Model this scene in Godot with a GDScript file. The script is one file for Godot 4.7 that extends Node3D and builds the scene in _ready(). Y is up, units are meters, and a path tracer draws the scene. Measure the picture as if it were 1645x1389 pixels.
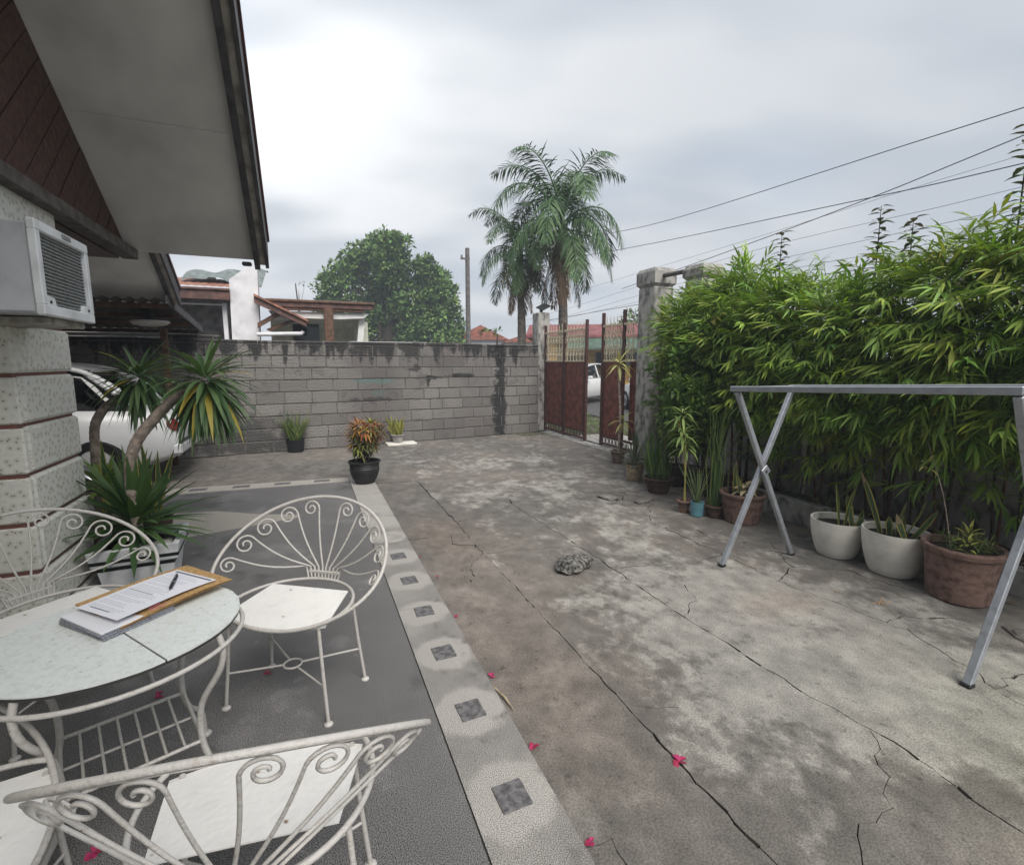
extends Node3D

# ---------- mesh builder ----------
class Mb:
	var v := PackedVector3Array()
	var n := PackedVector3Array()
	var c := PackedColorArray()
	var u := PackedVector2Array()
	var col := Color(1, 1, 1)
	func _p(a: Vector3, na: Vector3, uv := Vector2.ZERO) -> void:
		v.append(a); n.append(na); c.append(col); u.append(uv)
	func trin(a: Vector3, b: Vector3, d: Vector3, na: Vector3, nb: Vector3, nd: Vector3) -> void:
		if (d - a).cross(b - a).dot(na + nb + nd) >= 0.0:
			_p(a, na); _p(b, nb); _p(d, nd)
		else:
			_p(a, na); _p(d, nd); _p(b, nb)
	func tri(a: Vector3, b: Vector3, d: Vector3, out := Vector3.ZERO) -> void:
		var g := (d - a).cross(b - a).normalized()
		if out != Vector3.ZERO and g.dot(out) < 0.0: g = -g
		trin(a, b, d, g, g, g)
	func quad(a: Vector3, b: Vector3, d: Vector3, e: Vector3, out := Vector3.ZERO) -> void:
		tri(a, b, d, out); tri(a, d, e, out)
	func quaduv(a: Vector3, b: Vector3, d: Vector3, e: Vector3, up: Vector3) -> void:
		var p := [a, b, d, a, d, e]
		var t := [Vector2(0, 0), Vector2(1, 0), Vector2(1, 1), Vector2(0, 0), Vector2(1, 1), Vector2(0, 1)]
		for k in [0, 3]:
			var o := [0, 1, 2]
			if (p[k + 2] - p[k]).cross(p[k + 1] - p[k]).dot(up) < 0.0: o = [0, 2, 1]
			for j in o: _p(p[k + j], up, t[k + j])
	func box(ce: Vector3, s: Vector3, bs := Basis(), bev := 0.0) -> void:
		var h := s * 0.5
		if bev <= 0.0:
			for ax in 3:
				for sg in [-1.0, 1.0]:
					var o := Vector3.ZERO; o[ax] = sg
					var a1 := Vector3.ZERO; a1[(ax + 1) % 3] = h[(ax + 1) % 3]
					var a2 := Vector3.ZERO; a2[(ax + 2) % 3] = h[(ax + 2) % 3]
					var m := o * h[ax]
					quad(ce + bs * (m - a1 - a2), ce + bs * (m + a1 - a2), ce + bs * (m + a1 + a2), ce + bs * (m - a1 + a2), bs * o)
			return
		var i := h - Vector3(bev, bev, bev)
		for ax in 3:
			var b1 := (ax + 1) % 3
			var b2 := (ax + 2) % 3
			for sg in [-1.0, 1.0]:
				var o := Vector3.ZERO; o[ax] = sg
				var q := []
				for k in [[-1, -1], [1, -1], [1, 1], [-1, 1]]:
					var p := Vector3.ZERO
					p[ax] = sg * h[ax]; p[b1] = k[0] * i[b1]; p[b2] = k[1] * i[b2]
					q.append(ce + bs * p)
				quad(q[0], q[1], q[2], q[3], bs * o)
			for s1 in [-1.0, 1.0]:
				for s2 in [-1.0, 1.0]:
					var p0 := Vector3.ZERO; p0[b1] = s1 * h[b1]; p0[b2] = s2 * i[b2]
					var p1 := Vector3.ZERO; p1[b1] = s1 * i[b1]; p1[b2] = s2 * h[b2]
					var e := Vector3.ZERO; e[ax] = i[ax]
					var o2 := Vector3.ZERO; o2[b1] = s1; o2[b2] = s2
					quad(ce + bs * (p0 - e), ce + bs * (p0 + e), ce + bs * (p1 + e), ce + bs * (p1 - e), bs * o2)
		for sx in [-1.0, 1.0]:
			for sy in [-1.0, 1.0]:
				for sz in [-1.0, 1.0]:
					var sv := Vector3(sx, sy, sz)
					tri(ce + bs * (sv * Vector3(h.x, i.y, i.z)), ce + bs * (sv * Vector3(i.x, h.y, i.z)), ce + bs * (sv * Vector3(i.x, i.y, h.z)), bs * sv)
	func tube(pts: Array, rad, sides := 6, closed := false) -> void:
		var m := pts.size()
		if m < 2: return
		var rings := []
		var nors := []
		var ref := Vector3.ZERO
		for k in m:
			var d: Vector3
			if closed: d = pts[(k + 1) % m] - pts[(k + m - 1) % m]
			else: d = pts[mini(k + 1, m - 1)] - pts[maxi(k - 1, 0)]
			d = d.normalized()
			if k == 0:
				ref = d.cross(Vector3.UP)
				if ref.length() < 0.05: ref = d.cross(Vector3.RIGHT)
			else:
				ref = ref - d * ref.dot(d)
			ref = ref.normalized()
			var b := d.cross(ref)
			var r: float = rad[k] if rad is Array else rad
			var rg := []
			var nr := []
			for j in sides:
				var a := TAU * j / sides
				var o := ref * cos(a) + b * sin(a)
				rg.append(pts[k] + o * r); nr.append(o)
			rings.append(rg); nors.append(nr)
		for k in (m if closed else m - 1):
			var k2 := (k + 1) % m
			for j in sides:
				var j2 := (j + 1) % sides
				trin(rings[k][j], rings[k][j2], rings[k2][j2], nors[k][j], nors[k][j2], nors[k2][j2])
				trin(rings[k][j], rings[k2][j2], rings[k2][j], nors[k][j], nors[k2][j2], nors[k2][j])
		if not closed:
			for e in [0, m - 1]:
				var o: Vector3 = (pts[0] - pts[1]) if e == 0 else (pts[m - 1] - pts[m - 2])
				for j in sides:
					tri(pts[e], rings[e][j], rings[e][(j + 1) % sides], o)
	# profile of (radius, height) points; flat facets between rows
	func lathe(pr: Array, seg := 24, o := Vector3.ZERO, wob := 0.0, sq := 0.0) -> void:
		var rows := []
		for p in pr:
			var row := []
			for j in seg:
				var a := TAU * j / seg
				var r: float = p.x * (1.0 + wob * sin(a * 3.0 + p.y * 9.0) + wob * 0.6 * sin(a * 5.0 - p.y * 17.0))
				row.append(o + Vector3(cos(a) * r, p.y, sin(a) * r * (1.0 - sq)))
			rows.append(row)
		for k in pr.size() - 1:
			var d: Vector2 = pr[k + 1] - pr[k]
			var nn := Vector2(d.y, -d.x).normalized()
			for j in seg:
				var j2 := (j + 1) % seg
				var a := TAU * j / seg
				var a2 := TAU * (j + 1) / seg
				var n1 := Vector3(cos(a) * nn.x, nn.y, sin(a) * nn.x)
				var n2 := Vector3(cos(a2) * nn.x, nn.y, sin(a2) * nn.x)
				if pr[k].x > 0.0001: trin(rows[k][j], rows[k][j2], rows[k + 1][j2], n1, n2, n2)
				if pr[k + 1].x > 0.0001: trin(rows[k][j], rows[k + 1][j2], rows[k + 1][j], n1, n2, n1)
	# square frustums: (half side, height) rows with flat faces; sx/sz stretch
	func sq(pr: Array, o := Vector3.ZERO, sz := 1.0, close := true) -> void:
		var k := [Vector2(1, 1), Vector2(-1, 1), Vector2(-1, -1), Vector2(1, -1)]
		for i in pr.size() - 1:
			for j in 4:
				var a: Vector2 = k[j]
				var b: Vector2 = k[(j + 1) % 4]
				var d: Vector2 = pr[i + 1] - pr[i]
				var out := Vector3((a.x + b.x) * d.y, -d.x * 2.0, (a.y + b.y) * d.y)
				quad(o + Vector3(a.x * pr[i].x, pr[i].y, a.y * pr[i].x * sz), o + Vector3(b.x * pr[i].x, pr[i].y, b.y * pr[i].x * sz), o + Vector3(b.x * pr[i + 1].x, pr[i + 1].y, b.y * pr[i + 1].x * sz), o + Vector3(a.x * pr[i + 1].x, pr[i + 1].y, a.y * pr[i + 1].x * sz), out)
	# polygon in xz between two heights
	func prism(poly: PackedVector2Array, y0: float, y1: float, bottom := true, tilt := Vector2.ZERO) -> void:
		var ix := Geometry2D.triangulate_polygon(poly)
		var ce := Vector2.ZERO
		for p in poly: ce += p
		ce /= poly.size()
		var top := []
		for p in poly: top.append(Vector3(p.x, y1 + (p - ce).dot(tilt), p.y))
		for k in range(0, ix.size(), 3):
			tri(top[ix[k]], top[ix[k + 1]], top[ix[k + 2]], Vector3.UP)
			if bottom:
				var q := []
				for j in 3: q.append(Vector3(poly[ix[k + j]].x, y0, poly[ix[k + j]].y))
				tri(q[0], q[1], q[2], Vector3.DOWN)
		var cw := Geometry2D.is_polygon_clockwise(poly)
		for k in poly.size():
			var k2 := (k + 1) % poly.size()
			var e := poly[k2] - poly[k]
			var o := Vector3(e.y, 0, -e.x)
			if cw: o = -o
			quad(top[k], top[k2], Vector3(poly[k2].x, y0, poly[k2].y), Vector3(poly[k].x, y0, poly[k].y), o)
	# lanceolate blade: folded along its middle, drooping; w() widest at t = .35
	func leaf(b: Vector3, d: Vector3, up: Vector3, ln: float, wd: float, droop: float, fold := 0.25, seg := 3, widest := 0.35) -> void:
		d = d.normalized()
		var side := d.cross(up)
		if side.length() < 0.05: side = d.cross(Vector3.RIGHT)
		side = side.normalized()
		var nr := side.cross(d).normalized()
		if nr.y < 0.0: nr = -nr
		var pc := b
		var pl := b
		var prr := b
		var dd := d
		for k in range(1, seg + 1):
			var t := float(k) / seg
			dd = (dd + Vector3(0, -droop / seg, 0)).normalized()
			var q := pc + dd * (ln / seg)
			var w := wd * 0.5 * (pow(t / widest, 0.7) if t < widest else pow(maxf(0.0, (1.0 - t) / (1.0 - widest)), 0.75))
			if k == seg: w = 0.0
			var ql := q + side * w + nr * w * fold
			var qr := q - side * w + nr * w * fold
			if k == 1:
				_t3(pc, q, ql, nr); _t3(pc, q, qr, nr)
			elif k == seg:
				_t3(pl, pc, q, nr); _t3(prr, pc, q, nr)
			else:
				_t3(pl, pc, q, nr); _t3(pl, q, ql, nr); _t3(prr, pc, q, nr); _t3(prr, q, qr, nr)
			pc = q; pl = ql; prr = qr
	func _t3(a: Vector3, b: Vector3, d: Vector3, up: Vector3) -> void:
		tri(a, b, d, up)
	func sheet(f: Callable, nu: int, nv: int, out := Vector3.UP) -> void:
		for i in nu:
			for j in nv:
				var a: Vector3 = f.call(float(i) / nu, float(j) / nv)
				var b: Vector3 = f.call(float(i + 1) / nu, float(j) / nv)
				var d: Vector3 = f.call(float(i + 1) / nu, float(j + 1) / nv)
				var e: Vector3 = f.call(float(i) / nu, float(j + 1) / nv)
				quad(a, b, d, e, out)
	func mesh() -> ArrayMesh:
		var m := ArrayMesh.new()
		var a := []
		a.resize(Mesh.ARRAY_MAX)
		a[Mesh.ARRAY_VERTEX] = v; a[Mesh.ARRAY_NORMAL] = n; a[Mesh.ARRAY_COLOR] = c; a[Mesh.ARRAY_TEX_UV] = u
		m.add_surface_from_arrays(Mesh.PRIMITIVE_TRIANGLES, a)
		return m

# ---------- scene helpers ----------
var rng := RandomNumberGenerator.new()
var mats := {}
var taken := {}

func nm(parent: Node, called: String) -> String:
	var key := str(parent.get_instance_id()) + called
	if not taken.has(key):
		taken[key] = 0
		return called
	taken[key] += 1
	return "%s_%03d" % [called, taken[key]]

func thing(called: String, label: String, cat: String, at := Vector3.ZERO, turn := 0.0, group := "") -> Node3D:
	var o := Node3D.new()
	o.name = nm(self, called)
	add_child(o)
	o.position = at; o.rotation.y = turn
	meta(o, label, cat, group)
	return o

func meta(o: Node, label: String, cat := "", group := "") -> void:
	o.set_meta("label", label)
	if cat != "": o.set_meta("category", cat)
	if group != "": o.set_meta("group", group)

func struct(called: String) -> Node3D:
	var o := Node3D.new()
	o.name = nm(self, called)
	add_child(o)
	o.set_meta("kind", "structure")
	return o

func put(parent: Node, called: String, m, mat: Material, at := Vector3.ZERO, bs := Basis()) -> MeshInstance3D:
	var o := MeshInstance3D.new()
	o.name = nm(parent, called)
	o.mesh = m.mesh() if m is Mb else m
	o.material_override = mat
	o.transform = Transform3D(bs, at)
	parent.add_child(o)
	return o

func swarm(parent: Node, called: String, m: Mesh, mat: Material, xf: Array, cols: Array) -> MultiMeshInstance3D:
	var mm := MultiMesh.new()
	mm.transform_format = MultiMesh.TRANSFORM_3D
	mm.use_colors = true
	mm.mesh = m
	mm.instance_count = xf.size()
	for k in xf.size():
		mm.set_instance_transform(k, xf[k])
		mm.set_instance_color(k, cols[k])
	var o := MultiMeshInstance3D.new()
	o.name = nm(parent, called)
	o.multimesh = mm
	o.material_override = mat
	o.set_meta("kind", "stuff")
	parent.add_child(o)
	return o

func R(a: float, b: float) -> float:
	return rng.randf_range(a, b)

func ntex(fr: float, stops: Array, size := 512, oct := 4, kind := FastNoiseLite.TYPE_SIMPLEX, sd := 1, nrm := false) -> NoiseTexture2D:
	var f := FastNoiseLite.new()
	f.noise_type = kind; f.frequency = fr; f.seed = sd
	f.fractal_octaves = oct
	if kind == FastNoiseLite.TYPE_CELLULAR: f.fractal_type = FastNoiseLite.FRACTAL_NONE
	var t := NoiseTexture2D.new()
	t.width = size; t.height = size; t.seamless = true; t.noise = f
	if nrm:
		t.as_normal_map = true
	elif stops.size():
		var g := Gradient.new()
		g.offsets = PackedFloat32Array(stops.map(func(s): return s[0]))
		g.colors = PackedColorArray(stops.map(func(s): return Color(s[1], s[1], s[1]) if not s[1] is Color else s[1]))
		t.color_ramp = g
	return t

func mat(name_: String, co: Color, rough := 0.8, tex: Texture2D = null, sc := 1.0, bump: Texture2D = null, bsc := 0.2, world := false, metal := 0.0) -> StandardMaterial3D:
	var m := StandardMaterial3D.new()
	m.resource_name = name_
	m.albedo_color = co; m.roughness = rough; m.metallic = metal
	if tex:
		m.albedo_texture = tex
	if tex or bump:
		m.uv1_triplanar = true
		m.uv1_world_triplanar = world
		m.uv1_scale = Vector3(sc, sc, sc)
	if bump:
		m.heightmap_enabled = true
		m.heightmap_texture = bump
		m.heightmap_scale = bsc
	mats[name_] = m
	return m

func leafmat(name_: String, back := 0.35, rough := 0.55) -> StandardMaterial3D:
	var m := StandardMaterial3D.new()
	m.resource_name = name_
	m.vertex_color_use_as_albedo = true
	m.roughness = rough
	m.backlight_enabled = true
	m.backlight = Color(back, back, back * 0.7)
	mats[name_] = m
	return m

func arc(ce: Vector3, a: Vector3, b: Vector3, t0: float, t1: float, k: int) -> Array:
	var o := []
	for i in k + 1:
		var t := lerpf(t0, t1, float(i) / k)
		o.append(ce + a * cos(t) + b * sin(t))
	return o

func smooth(p: Array, k := 6) -> Array:   # Catmull-Rom through points
	var o := []
	for i in p.size() - 1:
		var a: Vector3 = p[maxi(i - 1, 0)]
		var b: Vector3 = p[i]
		var c: Vector3 = p[i + 1]
		var d: Vector3 = p[mini(i + 2, p.size() - 1)]
		for j in k:
			o.append(b.cubic_interpolate(c, a, d, float(j) / k))
	o.append(p[-1])
	return o

# ---------- camera, sky, sun ----------
const EYE := Vector3(0, 1.4, 0)
const YAW := -22.3
const PITCH := -8.0

func sky_color(d: Vector3, f: FastNoiseLite, f2: FastNoiseLite, sun: Vector3) -> Color:
	var el := maxf(d.y, 0.0)
	# cloud sheet: look up a plane high above, stretched so that it streaks
	var q := Vector2(d.x, d.z) / (el + 0.22)
	var s := f.get_noise_2d(q.x * 30.0 + q.y * 16.0, q.y * 66.0 - q.x * 26.0)
	var s2 := f2.get_noise_2d(q.x * 55.0 + 20.0, q.y * 55.0)
	var cl := clampf(0.5 + s * 1.7 + s2 * 0.4, 0.0, 1.0)
	var grey := Color(0.42, 0.46, 0.515).lerp(Color(0.53, 0.555, 0.59), cl)
	var gap := clampf(s2 * 1.6 - s * 0.6 - 0.1, 0.0, 0.6)
	var co := grey.lerp(Color(0.385, 0.455, 0.545), gap)
	var ang := acos(clampf(d.dot(sun), -1, 1))
	var glow := exp(-pow(ang / 0.36, 2.0)) * 0.32 + exp(-pow(ang / 0.68, 2.0)) * 0.20
	glow *= 0.75 + 0.8 * (cl - 0.5)
	var hz := exp(-el * 7.0)
	co = co.lerp(Color(0.56, 0.55, 0.55), hz * 0.5)
	return Color(co.r + glow * 1.0, co.g + glow * 0.985, co.b + glow * 0.965) * 0.435

func make_sky(sun: Vector3) -> PanoramaSkyMaterial:
	var w := 1024
	var h := 512
	var im := Image.create(w, h, false, Image.FORMAT_RGBF)
	var f := FastNoiseLite.new(); f.seed = 11; f.frequency = 0.016; f.fractal_octaves = 4
	var f2 := FastNoiseLite.new(); f2.seed = 5; f2.frequency = 0.012; f2.fractal_octaves = 3
	for y in h:
		var el := (0.5 - (y + 0.5) / h) * PI
		if el < -0.02:
			continue
		for x in w:
			var ph := ((x + 0.5) / w - 0.25) * TAU
			var d := Vector3(cos(ph) * cos(el), sin(el), sin(ph) * cos(el))
			im.set_pixel(x, y, sky_color(d, f, f2, sun))
	im.fill_rect(Rect2i(0, 260, w, h - 260), Color(0.22, 0.21, 0.2))
	var m := PanoramaSkyMaterial.new()
	m.panorama = ImageTexture.create_from_image(im)
	return m

func _ready() -> void:
	rng.seed = 20240
	var cam := Camera3D.new()
	cam.name = "camera"
	cam.position = EYE
	cam.rotation_degrees = Vector3(PITCH, YAW, 0)
	cam.fov = 81.92
	cam.far = 400.0
	cam.near = 0.05
	add_child(cam)
	cam.current = true
	var sundir := Vector3(0.05, 0.66, 0.56).normalized()   # high behind thin cloud
	var env := Environment.new()
	env.background_mode = Environment.BG_SKY
	env.sky = Sky.new()
	env.sky.sky_material = make_sky(Vector3(-0.20, 0.62, -0.85).normalized())
	env.tonemap_mode = Environment.TONE_MAPPER_LINEAR
	env.tonemap_exposure = 2.95
	env.fog_enabled = true
	env.fog_density = 0.004
	env.fog_light_color = Color(0.80, 0.84, 0.89)
	env.sdfgi_enabled = true
	env.ssao_enabled = true
	env.ssil_enabled = true
	var we := WorldEnvironment.new()
	we.name = "environment"
	we.environment = env
	add_child(we)
	var sun := DirectionalLight3D.new()
	sun.name = "sun"
	sun.light_energy = 0.5
	sun.light_angular_distance = 40.0
	sun.light_color = Color(1.0, 0.985, 0.96)
	sun.shadow_enabled = true
	add_child(sun)
	sun.look_at_from_position(sundir * 30.0, Vector3.ZERO)
	materials()
	ground()
	house()
	block_wall()
	gate()
	neighbour()
	street()
	far_trees()
	wires()
	hedge()
	terrace_things()
	yard_things()
	pots()
	litter()

# ---------- materials ----------
var T := {}
func macro_image(w: int, h: int, fn: Callable) -> ImageTexture:
	var im := Image.create(w, h, false, Image.FORMAT_RGB8)
	for y in h:
		for x in w:
			im.set_pixel(x, y, fn.call(float(x) / w, float(y) / h))
	return ImageTexture.create_from_image(im)

func blob(p: Vector2, c: Vector2, r: Vector2) -> float:
	var d := (p - c) / r
	return exp(-d.length_squared())

func materials() -> void:
	T.fine = ntex(0.05, [[0.0, 0.72], [0.5, 0.9], [1.0, 1.0]], 512, 5, FastNoiseLite.TYPE_SIMPLEX, 3)
	T.blotch = ntex(0.012, [[0.0, 0.62], [0.45, 0.85], [0.7, 1.0]], 512, 5, FastNoiseLite.TYPE_SIMPLEX, 8)
	T.soft = ntex(0.012, [[0.0, 0.86], [0.5, 0.95], [1.0, 1.0]], 512, 4, FastNoiseLite.TYPE_SIMPLEX, 18)
	T.bump = ntex(0.06, [], 512, 4, FastNoiseLite.TYPE_SIMPLEX, 4)
	T.rough = ntex(0.02, [], 512, 5, FastNoiseLite.TYPE_SIMPLEX, 9)
	T.speck = ntex(0.16, [[0.0, 0.25], [0.36, 0.55], [0.52, 0.86], [0.64, 1.0], [0.78, 1.0]], 512, 3, FastNoiseLite.TYPE_SIMPLEX, 14)
	T.peb = ntex(0.2, [], 512, 2, FastNoiseLite.TYPE_SIMPLEX, 14)
	# pitted stone: pale with small dark holes
	T.pits = ntex(0.055, [[0.0, Color(0.22, 0.2, 0.18)], [0.035, Color(0.34, 0.32, 0.29)], [0.075, Color(0.88, 0.87, 0.85)], [0.5, 0.97], [1.0, 0.9]], 512, 1, FastNoiseLite.TYPE_CELLULAR, 21)
	T.pith = ntex(0.055, [[0.0, 0.0], [0.08, 0.85], [1.0, 1.0]], 512, 1, FastNoiseLite.TYPE_CELLULAR, 21)
	# chipped paint: pale with a few dark bare spots
	T.chip = ntex(0.022, [[0.0, Color(0.34, 0.32, 0.30)], [0.05, Color(0.5, 0.48, 0.45)], [0.09, Color(0.93, 0.93, 0.91)], [0.6, 1.0], [1.0, 0.94]], 512, 5, FastNoiseLite.TYPE_SIMPLEX, 31)
	T.rust = ntex(0.013, [[0.0, Color(0.36, 0.24, 0.16)], [0.05, Color(0.55, 0.42, 0.33)], [0.085, Color(0.93, 0.92, 0.90)], [0.14, 0.97], [0.6, 1.0], [1.0, 0.98]], 512, 5, FastNoiseLite.TYPE_SIMPLEX, 37)
	T.flake = ntex(0.03, [[0.0, Color(0.38, 0.25, 0.17)], [0.07, Color(0.55, 0.43, 0.35)], [0.12, Color(0.9, 0.88, 0.86)], [0.4, 0.98], [1.0, 1.0]], 512, 5, FastNoiseLite.TYPE_SIMPLEX, 39)
	# driveway colours over x -4..5, z -9.5..0.5
	var f1 := FastNoiseLite.new(); f1.seed = 2; f1.frequency = 1.3; f1.fractal_octaves = 7; f1.fractal_gain = 0.66
	var f2 := FastNoiseLite.new(); f2.seed = 7; f2.frequency = 0.45; f2.fractal_octaves = 5
	var f3 := FastNoiseLite.new(); f3.seed = 17; f3.frequency = 3.5; f3.fractal_octaves = 4; f3.fractal_gain = 0.6
	var f4 := FastNoiseLite.new(); f4.seed = 23; f4.frequency = 7.0; f4.fractal_octaves = 4; f4.fractal_gain = 0.65
	T.drive = macro_image(1350, 1500, func(a, b):
		var p := Vector2(-4.0 + 9.0 * a, -9.5 + 10.0 * b)
		var k := f1.get_noise_2d(p.x * 1.25 + p.y * 0.2, p.y)
		var m := f2.get_noise_2d(p.x, p.y)
		var h := f3.get_noise_2d(p.x, p.y)
		var co := Color(0.52, 0.50, 0.483).lerp(Color(0.445, 0.437, 0.428), clampf(0.5 + m * 1.8, 0, 1))
		var pale := 0.0
		pale += 1.15 * blob(p, Vector2(2.35, -1.65), Vector2(0.75, 0.7)) + 0.75 * blob(p, Vector2(2.2, -2.4), Vector2(0.5, 0.4))
		pale += 0.72 * blob(p, Vector2(2.1, -1.25), Vector2(0.5, 0.3)) + 0.62 * blob(p, Vector2(2.9, -1.0), Vector2(0.4, 0.25)) + 0.4 * blob(p, Vector2(1.55, -1.9), Vector2(0.3, 0.5))
		pale += 0.62 * blob(p, Vector2(2.3, -5.0), Vector2(1.1, 0.45)) + 0.5 * blob(p, Vector2(2.4, -6.6), Vector2(1.2, 0.5)) + 0.5 * blob(p, Vector2(2.5, -3.6), Vector2(0.6, 0.6)) + 0.3 * blob(p, Vector2(0.0, -7.3), Vector2(1.2, 0.6))
		pale += 0.14
		var s4 := f4.get_noise_2d(p.x, p.y * 0.8)
		var rag := k * 0.75 + h * 0.30 + s4 * 0.30
		var w := 0.45 * smoothstep(0.20, 0.34, pale * 0.62 + rag) + 0.55 * smoothstep(0.40, 0.50, pale * 0.62 + rag * 0.9 + f4.get_noise_2d(p.x * 2.3 + 9.0, p.y * 2.0) * 0.22)
		if p.x < 1.15: w *= 0.25
		co = co.lerp(Color(0.745, 0.75, 0.74), w * 0.52)
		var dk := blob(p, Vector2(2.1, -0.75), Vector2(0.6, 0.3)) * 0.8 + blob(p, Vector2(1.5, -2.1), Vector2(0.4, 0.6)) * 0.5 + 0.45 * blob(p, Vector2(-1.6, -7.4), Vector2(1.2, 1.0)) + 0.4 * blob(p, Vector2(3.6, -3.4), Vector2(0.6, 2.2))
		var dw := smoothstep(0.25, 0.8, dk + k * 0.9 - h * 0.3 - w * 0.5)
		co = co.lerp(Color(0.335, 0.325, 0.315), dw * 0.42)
		co = co.lerp(Color(0.57, 0.505, 0.465), clampf(0.6 * blob(p, Vector2(0.95, -3.9), Vector2(0.4, 0.5)) + 0.4 * blob(p, Vector2(2.5, -1.95), Vector2(0.3, 0.15)) + 0.25 * blob(p, Vector2(0.95, -1.9), Vector2(0.4, 0.8)), 0, 1) * clampf(0.7 + k, 0, 1))
		co = co.lerp(Color(0.53, 0.55, 0.48), clampf(0.35 * blob(p, Vector2(2.6, -0.7), Vector2(0.7, 0.5)), 0, 1))
		var g := 1.0 + h * 0.14 + s4 * 0.16 - 0.22 * smoothstep(0.38, 0.6, f4.get_noise_2d(p.x * 2.0 + 55.0, p.y * 2.0))
		return Color(co.r * g, co.g * g, co.b * g))
	var dm := mat("driveway_concrete", Color(0.965, 0.945, 0.92), 0.92, T.fine, 3.1, T.bump, 0.16, true)
	dm.detail_enabled = true
	dm.detail_blend_mode = BaseMaterial3D.BLEND_MODE_MUL
	dm.detail_albedo = T.drive
	dm.detail_uv_layer = BaseMaterial3D.DETAIL_UV_2
	dm.uv2_triplanar = true; dm.uv2_world_triplanar = true
	dm.uv2_triplanar_sharpness = 8.0
	dm.uv2_scale = Vector3(1.0 / 9.0, 1.0, 1.0 / 10.0)
	dm.uv2_offset = Vector3(4.0 / 9.0, 0, 9.5 / 10.0)
	# block wall: mould and paint marks over x -4..5, y 0..2
	T.wall = macro_image(1080, 240, func(a, b):
		var p := Vector2(-4.0 + 9.0 * a, 2.0 - 2.0 * b)
		var k := f1.get_noise_2d(p.x * 1.6, p.y * 1.6 + 40.0)
		var h := f3.get_noise_2d(p.x * 1.5, p.y * 1.5)
		var m := f2.get_noise_2d(p.x, p.y * 0.8 + 9.0)
		var co := Color(0.56, 0.55, 0.54).lerp(Color(0.455, 0.45, 0.45), clampf(0.5 + m * 2.0, 0, 1))
		co = co.lerp(Color(0.575, 0.515, 0.50), clampf(m * 1.2 + 0.05, 0, 0.3))
		# rain mould running down from the top
		var run := f2.get_noise_2d(p.x * 9.0, 3.0) * 0.9 + f1.get_noise_2d(p.x * 3.0, p.y * 0.25) * 0.7
		var mould := smoothstep(0.2, 0.62, run + (p.y - 1.40) * 2.4 + h * 0.4)
		var st := exp(-pow((p.x - 3.42 + 0.12 * k + 0.08 * h) / 0.14, 2.0)) * (0.8 + k * 0.5)
		mould = maxf(mould * 0.8, smoothstep(0.25, 0.55, st))
		mould = maxf(mould, 0.55 * smoothstep(0.30, 0.75, blob(p, Vector2(-0.9, 0.25), Vector2(0.8, 0.35)) + k * 0.7))
		mould = maxf(mould, 0.85 * smoothstep(0.45, 0.8, blob(p, Vector2(2.62, 1.17), Vector2(0.34, 0.045)) + h * 0.5))
		mould = maxf(mould, 0.8 * smoothstep(0.5, 0.85, blob(p, Vector2(2.05, 1.14), Vector2(0.22, 0.05)) + blob(p, Vector2(2.0, 1.05), Vector2(0.04, 0.12)) + h * 0.5))
		mould = maxf(mould, 0.7 * smoothstep(0.5, 0.9, blob(p, Vector2(1.75, 1.3), Vector2(0.2, 0.06)) + h * 0.6))
		mould = maxf(mould, 0.5 * smoothstep(0.4, 0.8, blob(p, Vector2(1.0, 0.78), Vector2(0.5, 0.05)) + h * 0.6))
		mould = maxf(mould, 0.42 * smoothstep(0.26, 0.6, k + h * 0.35))
		mould = maxf(mould, 0.75 * smoothstep(0.52, 0.85, blob(p, Vector2(0.75, 1.60), Vector2(0.16, 0.10)) + h * 0.4) )
		co = co.lerp(Color(0.10, 0.10, 0.105), mould * 0.92)
		var teal := smoothstep(0.45, 0.85, blob(p, Vector2(1.05, 1.10), Vector2(0.55, 0.055)) + 0.6 * blob(p, Vector2(1.1, 0.9), Vector2(0.35, 0.12)) + k * 0.55)
		co = co.lerp(Color(0.42, 0.56, 0.54), teal * 0.75)
		var pale := smoothstep(0.35, 0.6, k + h * 0.4) * 0.35
		co = co.lerp(Color(0.72, 0.71, 0.70), pale)
		return co)
	for k in 4:
		var tone: float = [1.0, 0.95, 0.98, 0.91][k]
		var bm := mat("block%d" % k, Color(tone, tone * 0.985, tone * 0.97), 0.95, T.fine, 2.6 + 0.3 * k, T.rough, 1.2, true)
		bm.detail_enabled = true
		bm.detail_blend_mode = BaseMaterial3D.BLEND_MODE_MUL
		bm.detail_albedo = T.wall
		bm.detail_uv_layer = BaseMaterial3D.DETAIL_UV_2
		bm.uv2_triplanar = true; bm.uv2_world_triplanar = true
		bm.uv2_scale = Vector3(1.0 / 9.0, 0.5, 1.0 / 9.0)
		bm.uv2_offset = Vector3(4.0 / 9.0, 0, 0.31)
	mat("mortar", Color(0.42, 0.415, 0.41), 0.95, T.blotch, 1.7, T.rough, 0.5, true)
	mat("soil", Color(0.19, 0.165, 0.14), 0.98, T.fine, 3.0, T.rough, 2.0)
	mat("bed", Color(0.17, 0.16, 0.15), 0.98, T.fine, 3.0, T.rough, 1.0, true)
	# washed pebble finishes
	var pd := mat("washed_dark", Color(0.60, 0.595, 0.595), 0.9, T.speck, 2.3, T.peb, 0.1, true)
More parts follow.
